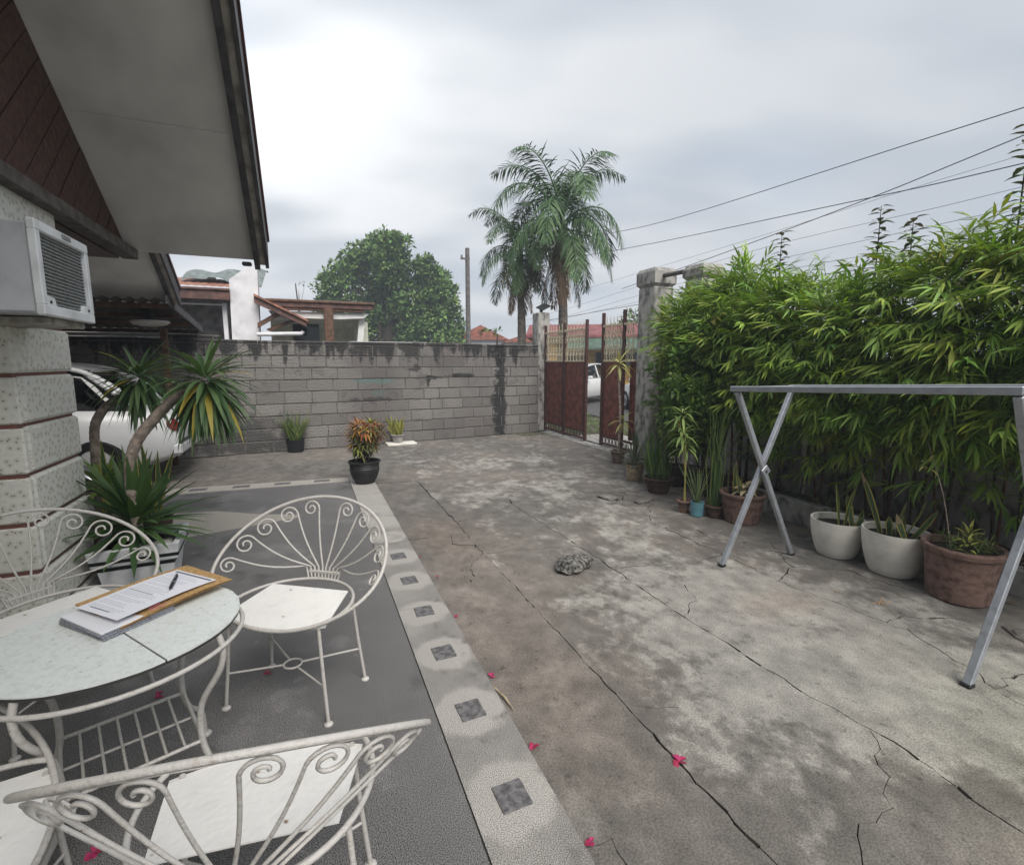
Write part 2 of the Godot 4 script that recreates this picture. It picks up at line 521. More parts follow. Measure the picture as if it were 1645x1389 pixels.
	pd.detail_enabled = true; pd.detail_blend_mode = BaseMaterial3D.BLEND_MODE_MUL; pd.detail_albedo = macro_image(420, 780, func(a, c):
		var p := Vector2(-3.6 + 4.1 * a, -6.3 + 7.7 * c)
		var k := f1.get_noise_2d(p.x * 1.1 + 80.0, p.y * 1.1)
		var m := f2.get_noise_2d(p.x * 1.4, p.y * 1.4 + 50.0)
		var h := f3.get_noise_2d(p.x * 1.3 + 5.0, p.y * 1.3)
		var v := 0.86 + 0.10 * m + 0.06 * k
		v = lerpf(v, 1.0, 0.75 * smoothstep(0.18, 0.5, k + h * 0.35))
		v = lerpf(v, 0.62, 0.7 * smoothstep(0.22, 0.5, m * 0.9 - k * 0.4 + h * 0.2))
		v = lerpf(v, 1.0, smoothstep(0.46, 0.55, h + 0.25 * k) * 0.7)
		return Color(v, v * 0.99, v * 0.985))
	pd.detail_uv_layer = BaseMaterial3D.DETAIL_UV_2; pd.uv2_triplanar = true; pd.uv2_world_triplanar = true; pd.uv2_triplanar_sharpness = 8.0; pd.uv2_scale = Vector3(1.0 / 4.1, 1, 1.0 / 7.7); pd.uv2_offset = Vector3(3.6 / 4.1, 0, 6.3 / 7.7)
	mat("washed_band", Color(0.78, 0.75, 0.71), 0.9, T.speck, 1.8, T.peb, 0.3, true)
	var ps := mat("washed_pale", Color(0.96, 0.955, 0.95), 0.9, T.speck, 2.7, T.peb, 0.1, true)
	T.strip = macro_image(128, 1200, func(a, b):
		var p := Vector2(0.36 + 0.34 * a, -6.0 + 6.0 * b)
		var h := f3.get_noise_2d(p.x * 2.0, p.y * 2.0)
		var k := f1.get_noise_2d(p.x * 1.3, p.y * 1.3 + 70.0)
		var co := Color(0.79, 0.775, 0.755)
		var zz := fposmod(p.y + 1.31 + 0.215, 0.43) - 0.215
		var d := Vector2(p.x - 0.535, zz).length()
		var inside := 1.0 - smoothstep(0.115, 0.16, d + h * 0.03 + k * 0.03)
		var plain := smoothstep(-4.05, -4.2, p.y)
		var corner := (1.0 - inside) * (1.0 - plain)
		co = co.lerp(Color(0.63, 0.615, 0.60), corner * clampf(0.7 + k * 0.9, 0.2, 1.0))
		co = co.lerp(Color(0.42, 0.41, 0.40), smoothstep(0.22, 0.5, k + h * 0.3) * 0.4)
		co = co.lerp(Color(0.84, 0.82, 0.785), inside * 0.35)
		return co)
	ps.detail_enabled = true; ps.detail_blend_mode = BaseMaterial3D.BLEND_MODE_MUL; ps.detail_albedo = T.strip
	ps.detail_uv_layer = BaseMaterial3D.DETAIL_UV_2; ps.uv2_triplanar = true; ps.uv2_world_triplanar = true; ps.uv2_triplanar_sharpness = 8.0
	ps.uv2_scale = Vector3(1.0 / 0.34, 1, 1.0 / 6.0); ps.uv2_offset = Vector3(-0.36 / 0.34, 0, 1.0)
	mat("washed_cross", Color(0.82, 0.79, 0.75), 0.9, T.speck, 1.8, T.peb, 0.3, true)
	mat("inset_tile", Color(0.45, 0.44, 0.445), 0.85, T.blotch, 4.0, T.bump, 0.3, true)
	# house
	mat("stone_cream", Color(0.90, 0.895, 0.865), 0.92, T.pits, 1.0, T.pith, 0.35, true)
	mat("groove_red", Color(0.52, 0.35, 0.32), 0.8, T.fine, 3.0, null, 0.2, true)
	mat("wall_cream", Color(0.87, 0.865, 0.80), 0.85, T.soft, 0.8, T.rough, 0.2, true)
	mat("soffit", Color(0.94, 0.935, 0.92), 0.9, ntex(0.006, [[0.0, 0.80], [0.5, 0.93], [1.0, 1.0]], 512, 4, FastNoiseLite.TYPE_SIMPLEX, 41), 0.4, T.rough, 0.1, true)
	mat("plank", Color(0.36, 0.24, 0.205), 0.55, ntex(0.02, [[0.0, 0.55], [0.5, 0.85], [1.0, 1.0]], 512, 5, FastNoiseLite.TYPE_SIMPLEX, 43), 1.5, T.rough, 0.3, true)
	mat("fascia_dark", Color(0.34, 0.33, 0.345), 0.6, T.blotch, 1.5, null, 0.2, true)
	mat("fascia_white", Color(0.72, 0.70, 0.66), 0.7, T.blotch, 1.2, null, 0.2, true)
	mat("beam_grey", Color(0.38, 0.355, 0.335), 0.7, T.blotch, 1.2, null, 0.2, true)
	mat("roof_sheet", Color(0.30, 0.265, 0.25), 0.7, T.blotch, 0.7, null, 0.2, true)
	mat("roof_brown", Color(0.40, 0.27, 0.235), 0.6, T.blotch, 0.7, null, 0.2, true)
	mat("roof_terra", Color(0.62, 0.42, 0.34), 0.7, T.blotch, 0.7, null, 0.2, true)
	mat("galvanised_old", Color(0.47, 0.505, 0.50), 0.7, T.blotch, 1.1, null, 0.2, true, 0.0)
	mat("wood_brown", Color(0.40, 0.28, 0.20), 0.7, T.blotch, 1.2, T.rough, 0.2, true)
	mat("white_paint", Color(0.86, 0.855, 0.865), 0.6, T.soft, 0.4, null, 0.1, true)
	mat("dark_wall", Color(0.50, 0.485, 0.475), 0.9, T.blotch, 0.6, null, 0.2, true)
	mat("concrete", Color(0.66, 0.645, 0.625), 0.93, ntex(0.014, [[0.0, 0.42], [0.28, 0.68], [0.5, 0.88], [1.0, 1.0]], 512, 6, FastNoiseLite.TYPE_SIMPLEX, 51), 1.1, T.rough, 0.4, true)
	mats.concrete.uv1_scale = Vector3(0.9, 0.55, 0.9)
	mat("ac_body", Color(0.74, 0.75, 0.77), 0.5, T.soft, 0.7, null, 0.1)
	mat("ac_frame", Color(0.90, 0.91, 0.92), 0.45, T.soft, 0.8, null, 0.1)
	mat("ac_core", Color(0.50, 0.52, 0.515), 0.55, ntex(0.03, [[0.0, 0.6], [0.6, 0.85], [0.78, 1.0], [0.84, 1.9], [1.0, 2.2]], 512, 4, FastNoiseLite.TYPE_SIMPLEX, 61), 2.0, null, 0.1, false, 0.2)
	mat("ac_fin", Color(0.58, 0.59, 0.585), 0.5, T.soft, 3.0, null, 0.1, false, 0.3)
	mat("black", Color(0.08, 0.08, 0.085), 0.6)
	mat("iron_white", Color(0.77, 0.755, 0.735), 0.5, T.flake, 2.6, T.bump, 0.15)
	mat("table_paint", Color(0.875, 0.89, 0.885), 0.45, T.chip, 2.2, T.bump, 0.1)
	mat("seat_paint", Color(0.92, 0.91, 0.895), 0.45, T.rust, 1.1, T.bump, 0.1)
	mat("bare_edge", Color(0.26, 0.25, 0.235), 0.8, T.fine, 6.0)
	mat("rack_metal", Color(0.66, 0.675, 0.70), 0.42, T.soft, 2.2, T.bump, 0.04, false, 0.5)
	mat("gate_red", Color(0.46, 0.25, 0.20), 0.65, T.blotch, 0.9, T.rough, 0.1, true)
	mat("gate_rust", Color(0.31, 0.18, 0.15), 0.75, T.blotch, 1.5, null, 0.1, true)
	mat("gate_gold", Color(0.82, 0.765, 0.65), 0.6, T.blotch, 3.0, null, 0.1)
	mat("car_white", Color(0.80, 0.80, 0.80), 0.28, null); mats.car_white.clearcoat_enabled = true; mats.car_white.clearcoat = 0.6
	mat("glass_dark", Color(0.03, 0.035, 0.04), 0.08)
	mat("tyre", Color(0.06, 0.06, 0.06), 0.85)
	mat("rim_alloy", Color(0.6, 0.6, 0.62), 0.35, null, 1.0, null, 0.1, false, 0.7)
	mat("lamp_red", Color(0.42, 0.04, 0.035), 0.2)
	mat("lamp_clear", Color(0.75, 0.77, 0.78), 0.15)
	mat("terracotta", Color(0.47, 0.37, 0.335), 0.9, ntex(0.016, [[0.0, Color(0.6, 0.58, 0.56)], [0.4, Color(0.85, 0.85, 0.84)], [0.62, Color(1, 1, 1)], [0.8, Color(1.0, 1.15, 1.2)]], 512, 5, FastNoiseLite.TYPE_SIMPLEX, 71), 1.7, T.rough, 0.3)
	mat("terracotta_dark", Color(0.33, 0.245, 0.21), 0.9, T.blotch, 2.0, T.rough, 0.3)
	mat("pot_white", Color(0.86, 0.845, 0.81), 0.8, T.soft, 0.9, T.bump, 0.15)
	mat("pot_black", Color(0.16, 0.16, 0.16), 0.55, T.blotch, 2.0, T.bump, 0.2)
	mat("pot_cream", Color(0.72, 0.65, 0.54), 0.8, T.blotch, 1.8, T.bump, 0.15)
	mat("plastic_blue", Color(0.38, 0.57, 0.62), 0.5, T.soft, 2.0)
	mat("plastic_black", Color(0.10, 0.105, 0.12), 0.45, T.blotch, 2.0)
	mat("planter_white", Color(0.86, 0.865, 0.87), 0.7, T.soft, 0.8, T.rough, 0.2)
	mat("bark", Color(0.66, 0.60, 0.555), 0.9, T.blotch, 2.5, T.rough, 0.6)
	mat("palm_bark", Color(0.47, 0.44, 0.40), 0.9, T.blotch, 1.5, T.rough, 0.8)
	mat("bark_dark", Color(0.27, 0.225, 0.18), 0.9, T.blotch, 2.5, T.rough, 0.6)
	mat("manila", Color(0.78, 0.63, 0.42), 0.85, T.fine, 2.0)
	mat("paper", Color(0.88, 0.88, 0.90), 0.9)
	mat("paper_edge", Color(0.68, 0.69, 0.73), 0.9, ntex(0.2, [[0.0, 0.55], [1.0, 1.0]], 256, 1), 3.0)
	mat("asphalt", Color(0.33, 0.325, 0.32), 0.95, T.fine, 0.8, null, 0.2, true)
	mat("earth", Color(0.33, 0.31, 0.25), 0.97, T.blotch, 0.2, null, 0.2, true)
	mat("yellow_wall", Color(0.78, 0.62, 0.36), 0.85, T.blotch, 0.3, null, 0.2, true)
	mat("green_roof", Color(0.33, 0.42, 0.36), 0.6, T.blotch, 0.5, null, 0.2, true)
	mat("red_roof", Color(0.55, 0.30, 0.30), 0.6, T.blotch, 0.4, null, 0.2, true)
	mat("orange_roof", Color(0.62, 0.36, 0.27), 0.7, T.blotch, 0.4, null, 0.2, true)
	mat("pole_grey", Color(0.42, 0.40, 0.39), 0.9, T.blotch, 0.6, null, 0.2, true)
	mat("yellow_cane", Color(0.66, 0.63, 0.33), 0.6, T.soft, 2.0)
	mat("wire", Color(0.16, 0.16, 0.17), 0.7)
	mat("rubble", Color(0.47, 0.46, 0.44), 0.95, ntex(0.02, [[0.0, 0.2], [0.42, 0.35], [0.55, 0.95], [1.0, 1.1]], 512, 5, FastNoiseLite.TYPE_SIMPLEX, 81), 2.4, T.rough, 1.2)
	mat("lamp_glass", Color(0.66, 0.65, 0.62), 0.4)
	leafmat("leaf", 0.75, 0.55)
	leafmat("leaf_matte", 0.3, 0.7)
	var dry := leafmat("dry", 0.2, 0.9)
	dry.backlight = Color(0.2, 0.17, 0.13)
	leafmat("petal", 0.5, 0.7).backlight = Color(0.5, 0.4, 0.45)

# ---------- ground ----------
func ground() -> void:
	var g := struct("ground")
	var m := Mb.new()
	m.quad(Vector3(-250, -0.06, 120), Vector3(250, -0.06, 120), Vector3(250, -0.06, -280), Vector3(-250, -0.06, -280), Vector3.UP)
	put(g, "earth_sheet", m, mats.earth)
	driveway()
	terrace()
	var rd := struct("road")
	m = Mb.new()
	var a := Vector3(7.2, -0.03, -60); var b := Vector3(13.2, -0.03, -60)
	m.quad(a, b, Vector3(13.2, -0.03, 30), Vector3(7.2, -0.03, 30), Vector3.UP)
	put(rd, "road_surface", m, mats.asphalt)
	m = Mb.new()
	m.box(Vector3(5.2, -0.04, -7.5), Vector3(1.0, 0.05, 1.9))
	put(rd, "driveway_apron", m, mats.concrete)
	# verge grass between the gate and the road
	var gm := Mb.new()
	for k in 5:
		gm.col = Color(R(0.09, 0.14), R(0.15, 0.2), R(0.05, 0.07))
		var a2 := R(0, TAU)
		gm.leaf(Vector3(R(-.02, .02), 0, R(-.02, .02)), Vector3(cos(a2) * 0.5, 1, sin(a2) * 0.5), Vector3(sin(a2), 0, cos(a2)), R(0.1, 0.2), 0.012, 0.8, 0.1, 2)
	var xf := []; var co := []
	for k in 1500:
		var p := Vector3(R(4.75, 7.1), -0.05, R(-14, -5))
		if p.x < 5.7 and p.z > -8.4 and p.z < -6.6: continue
		xf.append(Transform3D(Basis(Vector3.UP, R(0, TAU)).scaled(Vector3.ONE * R(0.6, 1.3)), p)); co.append(Color(1, 1, 1) * R(0.7, 1.2))
	for k in 130:
		xf.append(Transform3D(Basis(Vector3.UP, R(0, TAU)).scaled(Vector3.ONE * R(0.2, 0.45)), Vector3(R(3.7, 4.4), 0.0, R(-9.0, -8.6)))); co.append(Color(0.6, 0.6, 0.5))
	var gr := swarm(self, "verge_grass", gm.mesh(), mats.leaf_matte, xf, co)
	meta(gr, "short green grass on the verge outside the gate", "grass")

func jag(p: Array, amp: float, step := 0.04) -> PackedVector2Array:
	var o := PackedVector2Array()
	var jn := FastNoiseLite.new(); jn.frequency = 0.06; jn.fractal_octaves = 3
	for i in p.size() - 1:
		var a: Vector2 = p[i]
		var b: Vector2 = p[i + 1]
		var k := maxi(1, int(a.distance_to(b) / step))
		var nr := (b - a).normalized().orthogonal()
		for j in k:
			var q := a.lerp(b, float(j) / k)
			if not (i == 0 and j == 0): q += nr * (R(-amp, amp) * 0.35 + jn.get_noise_1d((i * 31 + j) * 3.7 + amp * 9000.0) * amp * 1.6)
			o.append(q)
	o.append(p[-1])
	return o

func driveway() -> void:
	var dw := struct("driveway")
	var bed := Mb.new()
	bed.quad(Vector3(-4.2, -0.045, 1.5), Vector3(4.9, -0.045, 1.5), Vector3(4.9, -0.045, -9.6), Vector3(-4.2, -0.045, -9.6), Vector3.UP)
	put(dw, "bed", bed, mats.bed)
	var V := func(x, y): return Vector2(x, y)
	var polys: Array = []
	polys.append(PackedVector2Array([V.call(0.665, 1.4), V.call(4.5, 1.4), V.call(4.46, -9.12), V.call(-4.1, -8.2), V.call(-4.1, -6.36), V.call(0.44, -6.21), V.call(0.44, -5.62), V.call(0.665, -5.62)]))
	# [points, half width, wobble]
	var cr := [
		[[V.call(1.16, -5.8), V.call(1.155, -5.04), V.call(1.16, -4.14), V.call(1.14, -3.5), V.call(1.15, -2.34), V.call(1.15, -1.35), V.call(1.14, 1.6)], 0.006, 0.008],
		[[V.call(1.83, -4.45), V.call(1.85, -3.86), V.call(1.88, -2.91), V.call(1.87, -2.12), V.call(1.9, -1.39), V.call(1.95, -1.05), V.call(1.9, -0.4), V.call(1.93, 1.6)], 0.006, 0.012],
		[[V.call(2.19, -2.75), V.call(2.17, -2.5), V.call(2.1, -2.2), V.call(1.86, -2.02)], 0.003, 0.02],
		[[V.call(2.72, -4.7), V.call(2.77, -2.55), V.call(2.76, -2.18), V.call(2.84, -1.65), V.call(2.88, -1.49), V.call(2.77, -1.19), V.call(2.68, -1.0), V.call(2.7, 1.6)], 0.005, 0.02],
		[[V.call(0.5, -5.12), V.call(0.99, -5.04), V.call(1.16, -5.03)], 0.005, 0.012],
		[[V.call(0.5, -4.22), V.call(0.93, -4.2), V.call(1.16, -4.14), V.call(1.39, -4.17), V.call(1.6, -4.31), V.call(1.83, -4.45), V.call(1.9, -4.66), V.call(2.2, -4.7), V.call(2.45, -4.72), V.call(2.73, -4.62), V.call(3.08, -4.43), V.call(3.5, -4.5), V.call(4.8, -4.6)], 0.008, 0.03],
		[[V.call(1.15, -5.3), V.call(1.43, -5.22), V.call(1.72, -5.15), V.call(2.07, -5.03), V.call(2.3, -4.69)], 0.005, 0.025],
		[[V.call(1.14, -3.35), V.call(1.5, -3.29), V.call(1.63, -3.27), V.call(1.87, -3.22)], 0.003, 0.02],
		[[V.call(0.5, -2.86), V.call(0.81, -2.83), V.call(0.92, -2.92), V.call(1.0, -3.2), V.call(1.16, -3.4)], 0.004, 0.02],
		[[V.call(0.5, -3.87), V.call(0.84, -3.84), V.call(1.16, -3.84)], 0.004, 0.012],
		[[V.call(0.84, -3.84), V.call(0.88, -4.05), V.call(0.86, -4.21)], 0.003, 0.02],
		[[V.call(1.04, -3.84), V.call(0.98, -3.62), V.call(1.15, -3.5)], 0.003, 0.02],
		[[V.call(1.88, -2.75), V.call(2.23, -2.68), V.call(2.45, -2.62), V.call(2.77, -2.66)], 0.007, 0.015],
		[[V.call(2.76, -2.18), V.call(3.05, -2.3), V.call(3.34, -2.12), V.call(3.38, -1.88), V.call(3.46, -1.67), V.call(3.35, -1.4), V.call(3.04, -1.56), V.call(2.86, -1.58)], 0.008, 0.02],
		[[V.call(3.46, -1.67), V.call(4.7, -1.8)], 0.006, 0.02],
		[[V.call(3.35, -1.4), V.call(3.5, -1.31), V.call(4.7, -1.2)], 0.006, 0.03],
		[[V.call(2.69, -1.04), V.call(2.94, -1.05), V.call(4.7, -0.7)], 0.005, 0.03],
		[[V.call(1.93, -1.08), V.call(1.77, -0.92), V.call(1.65, -0.84), V.call(1.5, -0.83), V.call(1.37, -0.76), V.call(1.14, -0.5)], 0.003, 0.025],
		[[V.call(0.5, -1.12), V.call(0.77, -1.09), V.call(0.74, -0.6), V.call(0.5, -0.4)], 0.0025, 0.03],
		[[V.call(1.15, -1.58), V.call(1.26, -1.49), V.call(1.34, -1.47)], 0.005, 0.01],
		[[V.call(3.1, -4.44), V.call(3.25, -4.1), V.call(2.9, -3.7), V.call(2.75, -3.4)], 0.006, 0.04],
		[[V.call(3.25, -4.1), V.call(3.6, -3.9), V.call(4.7, -3.9)], 0.008, 0.04],
		[[V.call(3.0, -4.47), V.call(3.05, -4.3), V.call(2.95, -4.2), V.call(2.73, -4.1)], 0.01, 0.03],
		[[V.call(1.16, -5.8), V.call(2.1, -6.0), V.call(3.2, -5.7), V.call(4.8, -6.0)], 0.004, 0.04],
		[[V.call(1.16, -5.8), V.call(0.4, -5.95), V.call(0.2, -5.9)], 0.004, 0.02],
		[[V.call(1.5, -9.3), V.call(1.55, -7.4), V.call(1.5, -5.9)], 0.004, 0.02],
		[[V.call(-1.2, -9.0), V.call(-1.1, -7.5), V.call(-1.25, -6.1)], 0.004, 0.02],
		[[V.call(2.76, -3.3), V.call(3.2, -3.2), V.call(3.3, -2.7), V.call(3.05, -2.3)], 0.005, 0.03],
		[[V.call(3.3, -2.7), V.call(4.8, -2.6)], 0.006, 0.03],
	]
	var pend: Array = []
	for c in cr:
		var line := jag(c[0], c[2])
		# uneven width: build the gap from short overlapping pieces
		var gaps := []
		for i in line.size() - 1:
			var w: float = c[1] * R(0.13, 0.72) * (1.0 if rng.randf() < 0.9 else 1.9)
			var d := (line[i + 1] - line[i]).normalized()
			var nr := d.orthogonal()
			var a := line[i] - d * 0.004
			var b := line[i + 1] + d * 0.004
			gaps.append(PackedVector2Array([a - nr * w, b - nr * w * R(0.5, 1.5), b + nr * w * R(0.5, 1.5), a + nr * w]))
		pend.append_array(gaps)
	# a piece that would only punch a hole waits until a neighbour has opened the way
	var gained := true
	while pend.size() and gained:
		gained = false
		var later: Array = []
		for gp in pend:
			var nxt: Array = []
			var hole := false
			var gb := Rect2(gp[0], Vector2.ZERO)
			for q in gp: gb = gb.expand(q)
			for po in polys:
				var pb := Rect2(po[0], Vector2.ZERO)
				for q in po: pb = pb.expand(q)
				if not pb.intersects(gb):
					nxt.append(po); continue
				var res := Geometry2D.clip_polygons(po, gp)
				for r_ in res:
					if Geometry2D.is_polygon_clockwise(r_): hole = true
				if hole: break
				nxt.append_array(res)
			if hole: later.append(gp)
			else:
				polys = nxt
				gained = true
		pend = later
	for po in polys:
		var ar := 0.0
		for i in po.size(): ar += po[i].cross(po[(i + 1) % po.size()])
		if absf(ar) < 0.0016: continue
		if Geometry2D.triangulate_polygon(po).is_empty():
			print("slab lost ", ar)
			continue
		var m := Mb.new()
		var small := absf(ar) < 1.2
		var tl := Vector2(R(-1, 1), R(-1, 1)) * (0.012 if small else 0.0015)
		m.prism(po, -0.05, R(-0.006, 0.0) if not small else R(-0.012, 0.003), false, tl)
		put(dw, "slab", m, mats.driveway_concrete)

func terrace() -> void:
	var t := struct("terrace")
	var y := 0.022
	var m := Mb.new()
	m.prism(PackedVector2Array([Vector2(-1.32, 1.4), Vector2(0.40, 1.4), Vector2(0.40, -5.98), Vector2(-1.6, -6.06), Vector2(-3.6, -6.1), Vector2(-3.6, -3.5), Vector2(-1.32, -3.5)]), -0.04, y, false)
	put(t, "paving", m, mats.washed_dark)
	m = Mb.new()
	m.prism(PackedVector2Array([Vector2(-1.15, -4.45), Vector2(-0.93, -4.5), Vector2(-0.15, -4.72), Vector2(-0.12, -4.79), Vector2(-0.5, -4.98), Vector2(-0.85, -5.22), Vector2(-1.5, -5.28), Vector2(-1.7, -4.9)]), y - 0.01, y + 0.004, false)
	put(t, "pale_band", m, mats.washed_band)
	# border strip in lengths between its cracks
	var cuts := [1.4, -1.02, -2.66, -4.14, -4.86, -5.3, -6.22]
	for k in cuts.size() - 1:
		m = Mb.new()
		var z0: float = cuts[k] - 0.002
		var z1: float = cuts[k + 1] + 0.002
		var s0 := R(-0.02, 0.02)
		var po := PackedVector2Array([Vector2(0.404, z0), Vector2(0.668, z0 + s0), Vector2(0.668, z1), Vector2(0.404, z1)])
		m.prism(po, -0.05, y + 0.006 + R(-0.0015, 0.0015), false)
		put(t, "border_slab", m, mats.washed_pale)
	for k in 8:
		m = Mb.new()
		m.box(Vector3.ZERO, Vector3(0.098 + R(-.003, .003), 0.012, 0.105), Basis(), 0.002)
		put(t, "inset_tile", m, mats.inset_tile, Vector3(0.535 + R(-0.004, 0.004), y + 0.0045, -0.45 - 0.43 * k), Basis(Vector3.UP, R(-0.04, 0.04)))
	# cross strip at the far end of the terrace
	m = Mb.new()
	m.prism(PackedVector2Array([Vector2(0.40, -5.99), Vector2(0.40, -6.2), Vector2(-1.6, -6.35), Vector2(-3.6, -6.4), Vector2(-3.6, -6.12), Vector2(-1.6, -6.07)]), -0.05, y + 0.004, false)
	put(t, "cross_border", m, mats.washed_cross)
	for k in 6:
		m = Mb.new()
		m.box(Vector3.ZERO, Vector3(0.17, 0.012, 0.09), Basis(), 0.002)
		var x := 0.1 - 0.42 * k
		put(t, "inset_tile", m, mats.inset_tile, Vector3(x, y + 0.003, -6.105 - (0.40 - x) * 0.055), Basis(Vector3.UP, -0.05))

# ---------- house on the left ----------
const SIDE := Basis(Vector3(0, 0, 1), Vector3(1, 0, 0), Vector3(0, 1, 0))   # prism in (z, y), extruded along x
const FRONT := Basis(Vector3(1, 0, 0), Vector3(0, 0, -1), Vector3(0, 1, 0))  # prism in (x, y), extruded along -z

func extr(parent: Node, called: String, poly: Array, a: float, b: float, bs: Basis, m: Material) -> MeshInstance3D:
	var mb := Mb.new()
	mb.prism(PackedVector2Array(poly), a, b)
	return put(parent, called, mb, m, Vector3.ZERO, bs)

func bar(parent: Node, called: String, ce: Vector3, s: Vector3, m: Material, bev := 0.0, bs := Basis()) -> MeshInstance3D:
	var mb := Mb.new()
	mb.box(Vector3.ZERO, s, Basis(), bev)
	return put(parent, called, mb, m, ce, bs)

func house() -> void:
	var h := thing("house", "bungalow with pitted cream stone pillar, dark plank gable and broad pale soffit", "house")
	# pillar of pitted stone courses with red grooves
	var pl := Node3D.new(); pl.name = "pillar"; h.add_child(pl)
	bar(pl, "core", Vector3(-1.325, 1.12, -3.2), Vector3(0.21, 2.24, 0.57), mats.groove_red)
	var ys := [0.0, 0.19, 0.425, 0.655, 0.885, 1.115, 1.345, 1.575]
	for k in ys.size():
		var y0: float = ys[k] + 0.008
		var y1: float = (ys[k + 1] - 0.008) if k < ys.size() - 1 else 2.2
		bar(pl, "stone_block", Vector3(-1.31, (y0 + y1) / 2, -3.222), Vector3(0.225 + R(-.004, .004), y1 - y0, 0.56), mats.stone_cream, 0.014)
		bar(pl, "side_block", Vector3(-1.315, (y0 + y1) / 2 - 0.002, -2.922), Vector3(0.225, y1 - y0 - 0.004, 0.036), mats.stone_cream, 0.008)
	bar(h, "side_wall", Vector3(-1.53, 1.12, -0.65), Vector3(0.16, 2.24, 4.5), mats.wall_cream)
	bar(h, "window_sill", Vector3(-1.41, 0.93, -2.55), Vector3(0.09, 0.07, 0.62), mats.groove_red, 0.01)
	bar(h, "wall_plate", Vector3(-1.18, 2.205, -1.4), Vector3(0.1, 0.07, 6.6), mats.beam_grey, 0.004)
	# recess behind the pillar
	bar(h, "porch_wall", Vector3(-2.75, 1.1, -4.6), Vector3(0.15, 2.2, 2.2), mats.dark_wall)
	bar(h, "porch_ceiling", Vector3(-2.25, 2.20, -4.1), Vector3(2.0, 0.06, 1.18), mats.plank)
	bar(h, "far_side_wall", Vector3(-5.0, 1.3, -2.9), Vector3(0.16, 2.6, 11.4), mats.wall_cream)
	bar(h, "ceiling", Vector3(-3.2, 2.27, -0.6), Vector3(3.5, 0.06, 6.2), mats.soffit)
	bar(h, "partition", Vector3(-3.75, 1.1, -3.55), Vector3(2.3, 2.2, 0.12), mats.wall_cream)
	# gable of slanting planks
	var ga := Node3D.new(); ga.name = "gable"; h.add_child(ga)
	var tri_ := PackedVector2Array([Vector2(-4.66, 2.245), Vector2(-1.0, 4.59), Vector2(2.66, 2.245)])
	extr(ga, "backing", [Vector2(-4.62, 2.25), Vector2(-1.0, 4.56), Vector2(2.62, 2.25)], -1.30, -1.215, SIDE, mats.groove_red)
	var di := Vector2(-0.70, 0.71).normalized()
	var nr := di.orthogonal()
	for k in range(-26, 30):
		var c0 := Vector2(-3.0, 2.25) + nr * (k * 0.125)
		var q := PackedVector2Array([c0 - di * 6.0, c0 + di * 6.0, c0 + di * 6.0 + nr * 0.119, c0 - di * 6.0 + nr * 0.119])
		for r_ in Geometry2D.intersect_polygons(q, tri_):
			if r_.size() < 3: continue
			var pk := extr(ga, "plank", Array(r_), -1.215, -1.195 + R(0, 0.004), SIDE, mats.plank)
	# roof: slopes away from and towards the camera
	for s in [[-4.72, 2.23, -1.0, 4.61], [2.72, 2.23, -1.0, 4.61]]:
		var rf := Node3D.new(); rf.name = nm(h, "roof"); h.add_child(rf)
		var a := Vector2(s[0], s[1])
		var b := Vector2(s[2], s[3])
		var up := Vector2(0, 0.02)
		for k in 4:
			var a1 := a.lerp(b, k / 4.0 + 0.0006)
			var b1 := a.lerp(b, (k + 1) / 4.0 - 0.0006)
			extr(rf, "soffit_panel", [a1, b1, b1 + up, a1 + up], -1.2, -0.345, SIDE, mats.soffit)
		extr(rf, "soffit_batten", [a + up * 1.2, b + up * 1.2, b + up * 1.6, a + up * 1.6], -1.2, -0.345, SIDE, mats.wood_brown)
		extr(rf, "roof_sheet", [a + Vector2(0, 0.15), b + Vector2(0, 0.15), b + Vector2(0, 0.19), a + Vector2(0, 0.19)], -5.0, -0.225, SIDE, mats.roof_brown)
		extr(rf, "rake_board", [a - Vector2(0, 0.075), b - Vector2(0, 0.075), b + Vector2(0, 0.12), a + Vector2(0, 0.12)], -0.345, -0.305, SIDE, mats.fascia_dark)
		extr(rf, "rake_board", [a - Vector2(0, 0.035), b - Vector2(0, 0.035), b + Vector2(0, 0.14), a + Vector2(0, 0.14)], -0.305, -0.265, SIDE, mats.fascia_white)
		extr(rf, "rake_board", [a - Vector2(0, 0.06), b - Vector2(0, 0.06), b + Vector2(0, 0.15), a + Vector2(0, 0.15)], -0.265, -0.24, SIDE, mats.fascia_dark)
		extr(rf, "eave_board", [a + Vector2(-0.02, 0.01), a + Vector2(0.0, 0.01), a + Vector2(0.0, 0.15), a + Vector2(-0.02, 0.15)], -1.3, -0.245, SIDE, mats.fascia_white)
	bar(h, "downpipe_stub", Vector3(-0.40, 2.19, -4.69), Vector3(0.07, 0.03, 0.05), mats.fascia_dark, 0.008)
	# rear wing: a second gable overhang
	var rw := Node3D.new(); rw.name = "rear_roof"; h.add_child(rw)
	var a2 := Vector2(-7.0, 2.075)
	var b2 := Vector2(-4.9, 2.075 + 2.1 * 0.64)
	extr(rw, "soffit", [a2, b2, b2 + Vector2(0, 0.02), a2 + Vector2(0, 0.02)], -4.95, -1.42, SIDE, mats.soffit)
	extr(rw, "roof_sheet", [a2 + Vector2(0, 0.15), b2 + Vector2(0, 0.15), b2 + Vector2(0, 0.19), a2 + Vector2(0, 0.19)], -4.95, -1.30, SIDE, mats.roof_brown)
	extr(rw, "rake_board", [a2 - Vector2(0, 0.05), b2 - Vector2(0, 0.05), b2 + Vector2(0, 0.12), a2 + Vector2(0, 0.12)], -1.42, -1.38, SIDE, mats.fascia_dark)
